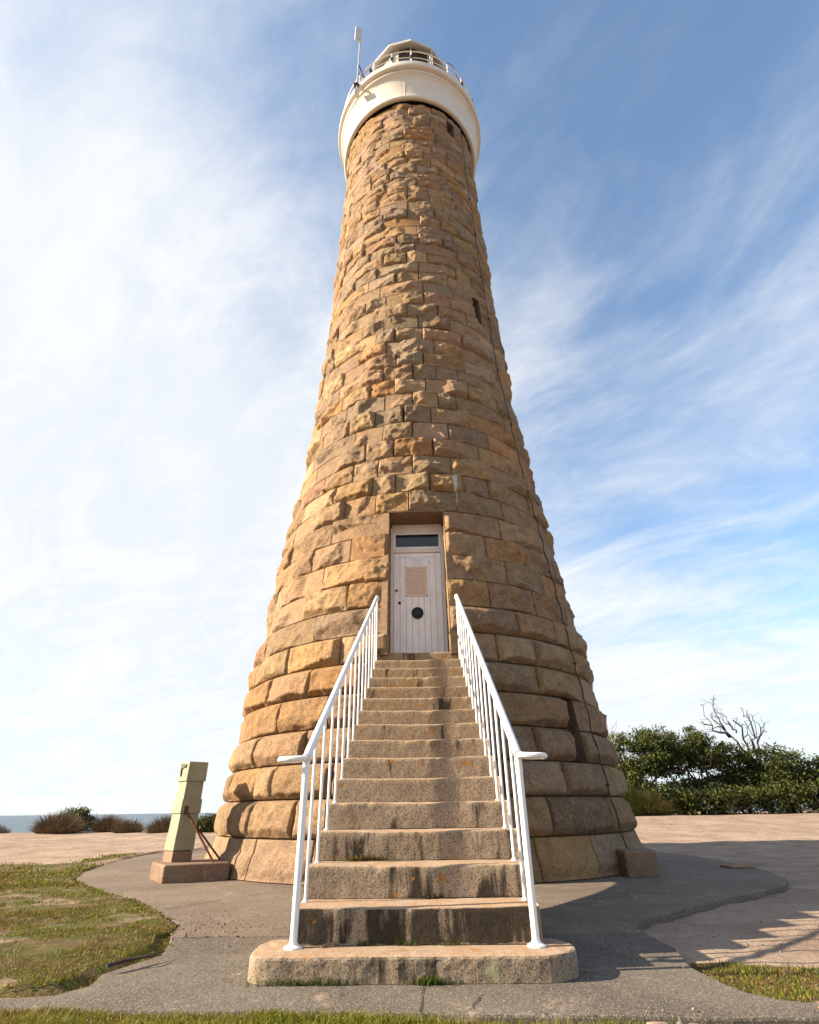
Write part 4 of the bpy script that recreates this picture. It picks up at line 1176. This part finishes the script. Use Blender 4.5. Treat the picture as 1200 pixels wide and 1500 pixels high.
def add_grass(xs, ys, t_, hmean, w, dry):
    global off
    n = len(xs)
    clump = fbm(xs * 3.2, ys * 3.2, 0.0, 3, 101)
    big = fbm(xs * 0.9, ys * 0.9, 2.0, 3, 103)
    h = hmean * np.clip(0.75 + 0.7 * clump + rng.normal(0, 0.2, n), 0.3, 2.0)
    green = np.array([0.135, 0.18, 0.010]); olive = np.array([0.255, 0.22, 0.02]); straw = np.array([0.28, 0.20, 0.08]); brown = np.array([0.17, 0.095, 0.04])
    u = rng.uniform(0, 1, n) + 0.45 * big + 0.30 * clump
    c = np.where((u > 0.60)[:, None], green, olive)
    c = np.where((u < dry)[:, None], straw, c); c = np.where((u < dry - 0.17)[:, None], brown, c)
    c = c * rng.uniform(0.7, 1.3, (n, 1))
    V, F, C = blades(xs, ys, ground_z(xs, ys), h, w * rng.uniform(0.7, 1.3, n), c, 0.75)
    gV.append(V); gF4.append(F[0] + off); gF3.append(F[1] + off); gC.append(C); off += len(V)
add_grass(*scatter(-4.2, -1.5, 3.35, 6.2, 9000, 0.25), 0.016, 0.0050, 0.36)
add_grass(*scatter(-6.5, -2.0, 5.6, 9.5, 3200, 0.25), 0.019, 0.0085, 0.36)
add_grass(*scatter(-9.5, -4.2, 7.5, 14.5, 900, 0.25), 0.032, 0.015, 0.40)
add_grass(*scatter(1.3, 3.6, 3.2, 4.4, 8500, 0.25), 0.020, 0.0050, 0.36)
add_grass(*scatter(-2.4, 2.2, 2.75, 3.28, 30000, 0.22), 0.040, 0.0050, 0.08)
# tufts rooted at the foot of the slab and between the steps
for (x, y, n, s) in ((-0.02, 3.545, 160, 0.035), (-0.55, 3.548, 120, 0.10), (-0.75, 3.548, 90, 0.10), (0.03, 3.548, 90, 0.06), (-0.36, 3.80, 50, 0.03), (-0.13, 3.80, 50, 0.04), (0.10, 3.80, 40, 0.05)):
    xs = rng.normal(x, s, n); ys = np.full(n, y) + rng.normal(0, 0.006, n)
    t_ = np.ones(n); z_ = -0.006 if y < 3.7 else SLAB_Z
    V, F, C = blades(xs, ys, np.full(n, z_), np.abs(rng.normal(0.022, 0.010, n)) + 0.008, np.full(n, 0.004), np.array([0.09, 0.12, 0.015]) * rng.uniform(0.6, 1.4, (n, 1)), 0.9)
    gV.append(V); gF4.append(F[0] + off); gF3.append(F[1] + off); gC.append(C); off += len(V)
# moss and weeds on the third and fourth tread
for (x, y, z, n, s) in ((-0.47, 4.39, STEP_Z2 + RISE, 160, 0.05), (-0.35, 4.39, STEP_Z2 + RISE, 130, 0.05), (0.05, 4.10, STEP_Z2, 40, 0.04)):
    xs = rng.normal(x, s, n)
    V, F, C = blades(xs, np.full(n, y) + rng.normal(0, 0.006, n), np.full(n, z), np.abs(rng.normal(0.02, 0.014, n)) + 0.006, np.full(n, 0.005), np.array([0.15, 0.12, 0.02]) * rng.uniform(0.5, 1.4, (n, 1)), 0.9)
    gV.append(V); gF4.append(F[0] + off); gF3.append(F[1] + off); gC.append(C); off += len(V)
o = link('grass', mesh_np('grass', np.concatenate(gV), [np.concatenate(gF4), np.concatenate(gF3)], False, np.concatenate(gC)), M_GRASS)
tag(o, 'short patchy olive and brown turf beside the paving', 'grass', kind='stuff')

# gravel and soil crumbs along the edges of the paving
n = 1500
xs = np.concatenate([rng.normal(-1.95, 0.35, 600), rng.uniform(-1.5, 2.2, 500), rng.normal(2.6, 0.9, 400)])
ys = np.concatenate([5.05 + rng.normal(0, 0.35, 600), 3.02 + rng.normal(0, 0.05, 500), 4.9 + rng.normal(0, 0.5, 400)])
zs0 = np.maximum(ground_z(xs, ys), np.where(np.minimum(sdist(xs, ys, APRON), sdist(xs, ys, PATH)) < 0, 0.0, -1))
s_ = np.abs(rng.normal(0.002, 0.003, n)) + 0.0018
octv = np.array([[1, 0, 0], [-1, 0, 0], [0, 1, 0], [0, -1, 0], [0, 0, .7], [0, 0, -.7]])
octf = np.array([[0, 2, 4], [2, 1, 4], [1, 3, 4], [3, 0, 4], [2, 0, 5], [1, 2, 5], [3, 1, 5], [0, 3, 5]])
V = octv[None] * s_[:, None, None] * rng.uniform(0.6, 1.4, (n, 6, 3)) + np.stack([xs, ys, zs0 + s_ * 0.3], 1)[:, None]
F = (np.arange(n)[:, None, None] * 6 + octf[None]).reshape(-1, 3)
cc = np.repeat(np.array([0.30, 0.21, 0.15]) * rng.uniform(0.3, 1.3, (n, 1)), 6, 0)
def tint_mat(name, rough=0.9):
    t = NT(name); c, _ = t.attr(); n_ = t.noise(40, 4, 0.6)
    return t.done(t.mix(t.ramp(n_, 0.3, 0.7), t.mix(1.0, c, (0.75, 0.75, 0.75), 'MULTIPLY'), t.mix(1.0, c, (1.2, 1.2, 1.2), 'MULTIPLY')), rough, t.bump(t.noise(60, 4), 0.5, 0.005))
M_TINT = tint_mat('loose_stone')
o = link('gravel', mesh_np('gravel', V.reshape(-1, 3), [F], False, cc), M_TINT)
tag(o, 'loose soil crumbs and gravel along the paving edges', 'gravel', kind='stuff')

# broken stones in the gutter in front of the path
def rock(x, y, z, sx, sy, sz, rot, colr, label, seed):
    r = np.random.default_rng(seed)
    nu, nv = 14, 9
    u = np.linspace(0, 2 * np.pi, nu, endpoint=False); v = np.linspace(0.05, np.pi - 0.05, nv)
    U, W_ = np.meshgrid(u, v)
    D = np.stack([np.sin(W_) * np.cos(U), np.sin(W_) * np.sin(U), np.cos(W_)], -1)
    d = np.full(U.shape, 1.25)
    for k in range(11):
        nrm = r.normal(0, 1, 3); nrm /= np.linalg.norm(nrm)
        dd = D @ nrm
        d = np.minimum(d, np.where(dd > 0.05, r.uniform(0.65, 0.95) / np.maximum(dd, 0.05), 9))
    P = D * d[..., None] * np.array([sx, sy, sz]) / 2
    ca, sa = math.cos(rot), math.sin(rot)
    X = P[..., 0] * ca - P[..., 1] * sa; Y = P[..., 0] * sa + P[..., 1] * ca
    V = np.stack([x + X, y + Y, z + P[..., 2]], -1).reshape(-1, 3)
    i0 = np.array([[a_ * nu + b_, a_ * nu + (b_ + 1) % nu, (a_ + 1) * nu + (b_ + 1) % nu, (a_ + 1) * nu + b_] for a_ in range(nv - 1) for b_ in range(nu)])
    top = len(V); V = np.concatenate([V, V[:nu].mean(0, keepdims=True), V[-nu:].mean(0, keepdims=True)])
    tri = np.array([[top, (b_ + 1) % nu, b_] for b_ in range(nu)] + [[top + 1, (nv - 1) * nu + b_, (nv - 1) * nu + (b_ + 1) % nu] for b_ in range(nu)])
    o = link('loose_rock', mesh_np('loose_rock', V, [i0[:, ::-1], tri[:, ::-1]], False, colr), M_TINT)
    return tag(o, label, 'rock')
rock(0.93, 2.985, -0.02, 0.10, 0.045, 0.035, 0.05, (0.33, 0.25, 0.18), 'flat tan rock in the gutter left of the grey angular one', 1)
rock(1.03, 2.99, -0.02, 0.04, 0.035, 0.04, 0.4, (0.20, 0.17, 0.15), 'small grey angular rock standing in the gutter in front of the path', 2)
rock(1.09, 2.99, -0.025, 0.06, 0.035, 0.03, -0.2, (0.34, 0.19, 0.12), 'reddish rock in the gutter beside the grass tuft', 3)
rock(0.62, 2.965, -0.035, 0.16, 0.07, 0.04, 0.1, (0.28, 0.22, 0.17), 'low brown stone half buried in the gutter', 4)
rock(1.72, 2.96, -0.03, 0.22, 0.08, 0.035, 0.0, (0.40, 0.32, 0.25), 'pale flat stone at the far right of the front verge', 5)
rock(19.3, 27.0, 0.52, 0.5, 0.35, 0.28, 0.3, (0.05, 0.045, 0.04), 'small dark rock on the sand in front of the scrub', 6)
# fallen twig on the turf edge
tw = thing('fallen_twig', (-1.7, 3.95, 0.03), 'dry brown branch lying on the lawn edge by the path', 'branch')
MB().tube([(-1.80, 3.80, 0.03), (-1.74, 3.90, 0.035), (-1.69, 4.0, 0.03), (-1.61, 4.12, 0.035)], [0.011, 0.010, 0.007, 0.003], 7).build('stem', M_BARK, tw, smooth=True)
MB().tube([(-1.74, 3.90, 0.035), (-1.66, 3.95, 0.04), (-1.60, 4.05, 0.03)], [0.009, 0.006, 0.003], 6).build('side_shoot', M_BARK, tw, smooth=True)
lf = MB().tube([(-0.60, 3.74, SLAB_Z + 0.008), (-0.57, 3.775, SLAB_Z + 0.014), (-0.53, 3.79, SLAB_Z + 0.016), (-0.50, 3.80, SLAB_Z + 0.01)], [0.003, 0.007, 0.005, 0.002], 6).build('dry_leaf', M_PLINTH)
tag(lf, 'curled dry leaf lying on the bottom slab', 'leaf')

# ------------------------------------------------------------------ vegetation
def leaves(P, size, cols, r, asp=0.42, upb=0.25):
    n = len(P)
    d = r.normal(0, 1, (n, 3)); d[:, 2] += upb; d /= np.linalg.norm(d, axis=1, keepdims=True)
    q = r.normal(0, 1, (n, 3)); s = np.cross(d, q); s /= np.linalg.norm(s, axis=1, keepdims=True) + 1e-9
    L = size * r.uniform(0.6, 1.4, (n, 1)); W_ = L * asp
    V = np.stack([P - d * L * 0.5, P + s * W_ * 0.5, P + d * L * 0.5, P - s * W_ * 0.5], 1)
    F = np.arange(n)[:, None] * 4 + np.array([[0, 1, 2, 3]])
    return V.reshape(-1, 3), F, np.repeat(cols, 4, 0)
def crown(blobs, per, size, base, tipc, r, spread=1.0):
    """leaf clumps spread through the volume of several ellipsoids"""
    Ps, Cs = [], []
    for (cx, cy, cz, rx, ry, rz_, nc) in blobs:
        dirs = r.normal(0, 1, (nc, 3)); dirs /= np.linalg.norm(dirs, axis=1, keepdims=True)
        rad = r.uniform(0.35, 1.0, (nc, 1)) ** 0.55
        C = dirs * rad * np.array([rx, ry, rz_])
        for c_, rr in zip(C, rad):
            m = int(per * r.uniform(0.5, 1.5)); sg = r.uniform(0.55, 1.25) * 0.17 * spread
            p_ = r.normal(0, sg, (m, 3)) * np.array([1.25, 1.25, 0.75]) + c_ + np.array([cx, cy, cz])
            tone = r.uniform(0, 1)
            col_ = base * (1 - tone) + tipc * tone
            Ps.append(p_); Cs.append(col_ * r.uniform(0.6, 1.4, (m, 1)))
    P = np.concatenate(Ps); C = np.concatenate(Cs)
    return leaves(P, size, C, r)
def branch_tubes(mb, p0, p1, r0, r1, r, wig=0.12, n=5, sides=6):
    p0, p1 = Vector(p0), Vector(p1); L = (p1 - p0).length
    pts = [p0.lerp(p1, k / n) + (Vector(r.normal(0, wig * L / n, 3)) if 0 < k < n else Vector((0, 0, 0))) for k in range(n + 1)]
    mb.tube(pts, [r0 + (r1 - r0) * k / n for k in range(n + 1)], sides)
    return pts
DG, LG = np.array([0.032, 0.050, 0.012]), np.array([0.115, 0.130, 0.022])
def tree(name, base_xy, blobs, label, seed, cat='tree', per=105, size=0.125, dg=DG, lg=LG, trunks=3, group='scrub behind the tower', tr=0.06, spread=1.0):
    r = np.random.default_rng(seed)
    bx_, by_ = base_xy
    gz_ = float(ground_z(np.array([bx_]), np.array([by_]))[0])
    T_ = thing(name, (bx_, by_, gz_), label, cat, group)
    mb = MB()
    for k in range(trunks):
        b = blobs[k % len(blobs)]
        s0 = (bx_ + r.normal(0, 0.3), by_ + r.normal(0, 0.3), gz_ - 0.05)
        pts = branch_tubes(mb, s0, (b[0] + r.normal(0, 0.25), b[1], b[2] - b[5] * 0.1), tr, tr * 0.4, r, 0.25)
        for q in range(5):
            p_ = pts[int(r.integers(2, len(pts)))]
            branch_tubes(mb, p_, (b[0] + r.normal(0, b[3] * 0.6), b[1] + r.normal(0, b[4] * 0.5), b[2] + r.normal(0, b[5] * 0.5)), tr * 0.4, 0.01, r, 0.25, 4, 5)
    mb.build('trunk', M_BARK, T_, smooth=True)
    V, F, C = crown(blobs, per, size, dg, lg, r, spread)
    link('crown', mesh_np('crown', V, [F], False, C), M_LEAF, T_)
    return T_
tree('coastal_tree', (9.9, 28.0), [(9.7, 28.0, 3.0, 1.5, 1.2, 1.15, 75), (10.9, 28.2, 3.1, 1.1, 1.1, 1.05, 50), (9.2, 28, 2.0, 1.0, 1.0, 0.8, 30)], 'dense dark green tree right beside the tower edge', 201)
tree('coastal_tree', (12.3, 28.3), [(12.2, 28.3, 3.25, 1.35, 1.2, 0.95, 62), (13.4, 28.5, 3.0, 1.1, 1.1, 0.9, 48), (11.4, 28.3, 2.6, 0.8, 0.9, 0.7, 26)], 'spreading olive green tree with sky showing under its crown', 202, trunks=5)
tree('coastal_shrub', (14.7, 28.4), [(14.4, 28.4, 2.55, 0.9, 1.0, 0.8, 40), (14.3, 28.2, 1.5, 0.9, 0.9, 0.8, 36)], 'dark shrub below the bare dead tree', 203, 'shrub')
tree('coastal_shrub', (16.4, 28.0), [(15.9, 27.8, 2.0, 1.0, 0.9, 1.2, 60), (17.0, 28.1, 1.9, 1.0, 0.9, 1.05, 55)], 'leafy mid green shrub right of the bare dead tree', 204, 'shrub', lg=np.array([0.10, 0.115, 0.022]))
tree('coastal_shrub', (18.8, 28.0), [(18.3, 28.0, 1.7, 1.0, 0.9, 1.0, 52), (19.6, 28.2, 1.5, 1.1, 0.9, 0.9, 46)], 'green shrub at the right end of the scrub', 205, 'shrub', lg=np.array([0.10, 0.115, 0.022]))
tree('coastal_shrub', (12.5, 26.9), [(11.7, 27.0, 0.95, 0.9, 0.6, 0.5, 26), (12.9, 26.9, 1.0, 1.1, 0.6, 0.55, 34), (14.2, 27.0, 0.95, 0.9, 0.6, 0.5, 26)], 'low rounded bush on the sand below the olive tree', 206, 'shrub', per=65, lg=np.array([0.11, 0.12, 0.025]))
tree('coastal_shrub', (16.2, 26.7), [(15.4, 26.8, 1.0, 0.9, 0.6, 0.6, 28), (16.8, 26.7, 1.05, 1.0, 0.6, 0.6, 30), (18.3, 26.8, 0.95, 1.1, 0.6, 0.55, 30)], 'low bush fringe at the foot of the right hand shrubs', 207, 'shrub', per=65, lg=np.array([0.11, 0.12, 0.025]))
tree('coastal_shrub', (10.2, 30.2), [(9.6, 30.0, 1.4, 1.4, 0.6, 1.0, 48), (11.4, 30.2, 1.2, 1.2, 0.6, 0.8, 36)], 'shaded thicket behind the dark green tree', 208, 'shrub')

tree('coastal_shrub', (13.6, 29.6), [(12.6, 29.6, 1.3, 1.1, 0.6, 0.75, 44), (14.4, 29.6, 1.3, 1.2, 0.6, 0.85, 50)], 'shaded thicket behind the olive tree', 209, 'shrub')
tree('coastal_shrub', (17.4, 29.4), [(16.4, 29.3, 1.6, 1.2, 0.6, 1.1, 60), (18.6, 29.4, 1.4, 1.3, 0.6, 0.95, 55)], 'shaded thicket behind the right hand shrubs', 210, 'shrub')
tree('coastal_shrub', (10.6, 26.9), [(10.2, 27.0, 1.05, 0.9, 0.5, 0.6, 34), (11.2, 27.0, 0.95, 0.7, 0.5, 0.5, 26)], 'low dark bush at the foot of the dark green tree', 211, 'shrub')
# bare dead tree
r = np.random.default_rng(301)
gz_ = float(ground_z(np.array([15.3]), np.array([29.0]))[0])
DT = thing('dead_tree', (15.4, 29.0, gz_), 'bleached leafless dead tree standing above the shrubs', 'tree')
def limb(p0, p1, r0, depth, r, par):
    mb = MB(); pts = branch_tubes(mb, p0, p1, r0, r0 * 0.45, r, 0.35, 6, 7)
    o_ = mb.build('limb', M_DEADWOOD, par, smooth=True)
    mb2 = MB(); any_ = False
    for k in range(depth):
        p_ = pts[int(r.integers(2, 7))]; d = (Vector(p1) - Vector(p0)).normalized()
        e = Vector(p_) + (d * 0.6 + Vector(r.normal(0, 0.55, 3))) * r.uniform(0.35, 0.8)
        q = branch_tubes(mb2, p_, e, r0 * 0.32, 0.010, r, 0.3, 4, 5); any_ = True
        for j in range(3):
            s0 = q[int(r.integers(1, 5))]
            branch_tubes(mb2, s0, Vector(s0) + (d * 0.4 + Vector(r.normal(0, 0.5, 3))) * r.uniform(0.2, 0.4), 0.011, 0.005, r, 0.3, 3, 4)
    if any_: mb2.build('twigs', M_DEADWOOD, DT, smooth=True)
limb((15.95, 29.0, gz_), (16.05, 29.0, 2.32), 0.098, 0, r, DT)
limb((16.00, 29.0, 2.02), (14.75, 29.0, 4.22), 0.077, 5, r, DT)
limb((15.00, 29.0, 3.72), (13.85, 29.0, 4.47), 0.06, 4, r, DT)
limb((14.95, 29.0, 3.82), (14.60, 29.0, 5.07), 0.05, 3, r, DT)
limb((16.05, 29.0, 2.12), (15.45, 29.1, 4.52), 0.070, 5, r, DT)
limb((16.05, 29.0, 2.22), (16.20, 29.0, 4.57), 0.070, 6, r, DT)
limb((16.05, 29.0, 2.72), (16.65, 29.0, 4.12), 0.06, 4, r, DT)
limb((15.45, 29.1, 3.92), (15.20, 29.1, 4.47), 0.045, 4, r, DT)

# twiggy grey-pink bush peeping past the tower
r = np.random.default_rng(303)
TW = thing('twiggy_bush', (9.1, 29.6, 0.4), 'leafless pinkish twiggy bush peeping past the tower', 'shrub')
mb = MB()
for k in range(70):
    s0 = (9.2 + r.normal(0, 0.15), 29.6 + r.normal(0, 0.2), 2.4 + r.uniform(0, 1.2))
    branch_tubes(mb, s0, (9.05 + r.normal(0, 0.42), 29.6 + r.normal(0, 0.4), 3.7 + r.uniform(0.2, 1.2)), 0.014, 0.005, r, 0.3, 4, 4)
mb.tube([(9.2, 29.6, 0.3), (9.25, 29.6, 1.6), (9.2, 29.6, 2.9)], [0.09, 0.07, 0.04], 7)
mb.build('twigs', plain('pink_grey_twig', (0.23, 0.15, 0.13), 0.9), TW, smooth=True)

def tussock(x, y, rad, h, n, label, seed, c1, c2, wid=0.013, lean=0.75, group='tussocks on the dune edge'):
    r = np.random.default_rng(seed)
    gz_ = float(ground_z(np.array([x]), np.array([y]))[0])
    T_ = thing('tussock', (x, y, gz_), label, 'tussock', group)
    a_ = r.uniform(0, 2 * np.pi, n); q = rad * np.sqrt(r.uniform(0, 1, n)) * 0.75
    xs, ys = x + q * np.cos(a_), y + q * np.sin(a_) * 0.6
    zs_ = ground_z(xs, ys)
    qn = q / (0.75 * rad)
    hh = h * r.uniform(0.35, 1.2, n) * np.sqrt(np.clip(1.03 - qn ** 2, 0.05, 1))
    out_ = lean * h * (0.1 + 0.9 * qn) * r.uniform(0.3, 1.4, n)
    w = wid * r.uniform(0.6, 1.4, n)
    tx_, ty_ = np.cos(a_) * out_ + r.normal(0, 0.16 * h, n), np.sin(a_) * out_ * 0.6
    t_ = r.uniform(0, 1, (n, 1)); C = (c1 * (1 - t_) + c2 * t_) * r.uniform(0.6, 1.4, (n, 1))
    V = np.zeros((n, 5, 3)); px_ = r.uniform(-1, 1, n); py_ = r.uniform(-0.5, 0.5, n)
    V[:, 0] = np.stack([xs - w * px_, ys - w * py_, zs_ - 0.02], 1); V[:, 1] = np.stack([xs + w * px_ + 0.003, ys + w * py_, zs_ - 0.02], 1)
    V[:, 2] = np.stack([xs + tx_ * 0.4 + w * px_, ys + ty_ * 0.4, zs_ + hh * 0.6], 1); V[:, 3] = np.stack([xs + tx_ * 0.4 - w * px_, ys + ty_ * 0.4, zs_ + hh * 0.6], 1)
    V[:, 4] = np.stack([xs + tx_, ys + ty_, zs_ + hh], 1)
    i = np.arange(n)[:, None] * 5
    link('blades', mesh_np('blades', V.reshape(-1, 3), [i + np.array([[0, 1, 2, 3]]), i + np.array([[3, 2, 4]])], False, np.repeat(C, 5, 0)), M_GRASS, T_)
BR1, BR2 = np.array([0.11, 0.075, 0.035]), np.array([0.24, 0.16, 0.095])
tussock(-12.6, 21.0, 0.85, 0.62, 2600, 'large brown tussock in front of the round green bush', 401, BR1, BR2)
tussock(-11.1, 21.5, 0.6, 0.50, 1600, 'brown tussock second from the left on the dune edge', 402, BR1, BR2)
tussock(-10.15, 21.0, 0.55, 0.40, 1400, 'small low tussock between the two brown ones', 403, BR1, BR2)
tussock(-8.75, 20.6, 0.6, 0.50, 1700, 'brown tussock just left of the green pillar', 404, BR1, BR2)
tussock(-15.4, 22.0, 0.5, 0.28, 700, 'low grey tussock at the far left edge', 405, np.array([0.10, 0.10, 0.08]), np.array([0.20, 0.18, 0.15]))
tussock(9.3, 26.3, 0.8, 0.95, 1800, 'spiky yellow green tussock beside the tower on the right', 406, np.array([0.06, 0.075, 0.015]), np.array([0.26, 0.20, 0.07]), 0.03, 0.9)
tussock(8.4, 26.0, 0.6, 1.25, 1500, 'upright green tussock touching the tower edge', 407, np.array([0.05, 0.08, 0.015]), np.array([0.13, 0.15, 0.025]), 0.03, 0.4)
tree('round_bush', (-12.65, 21.9), [(-12.5, 21.9, 0.60, 0.52, 0.4, 0.33, 90)], 'round dark green bush on the dune edge at the left', 408, 'bush', per=110, size=0.07, spread=0.5, trunks=2, group='bushes on the dune edge', tr=0.03)
tree('round_bush', (-6.9, 20.0), [(-6.9, 20.0, 0.40, 0.70, 0.4, 0.25, 80)], 'low olive bush peeping between pillar and tower', 409, 'bush', per=110, size=0.07, spread=0.5, lg=np.array([0.13, 0.11, 0.03]), trunks=2, group='bushes on the dune edge', tr=0.03)
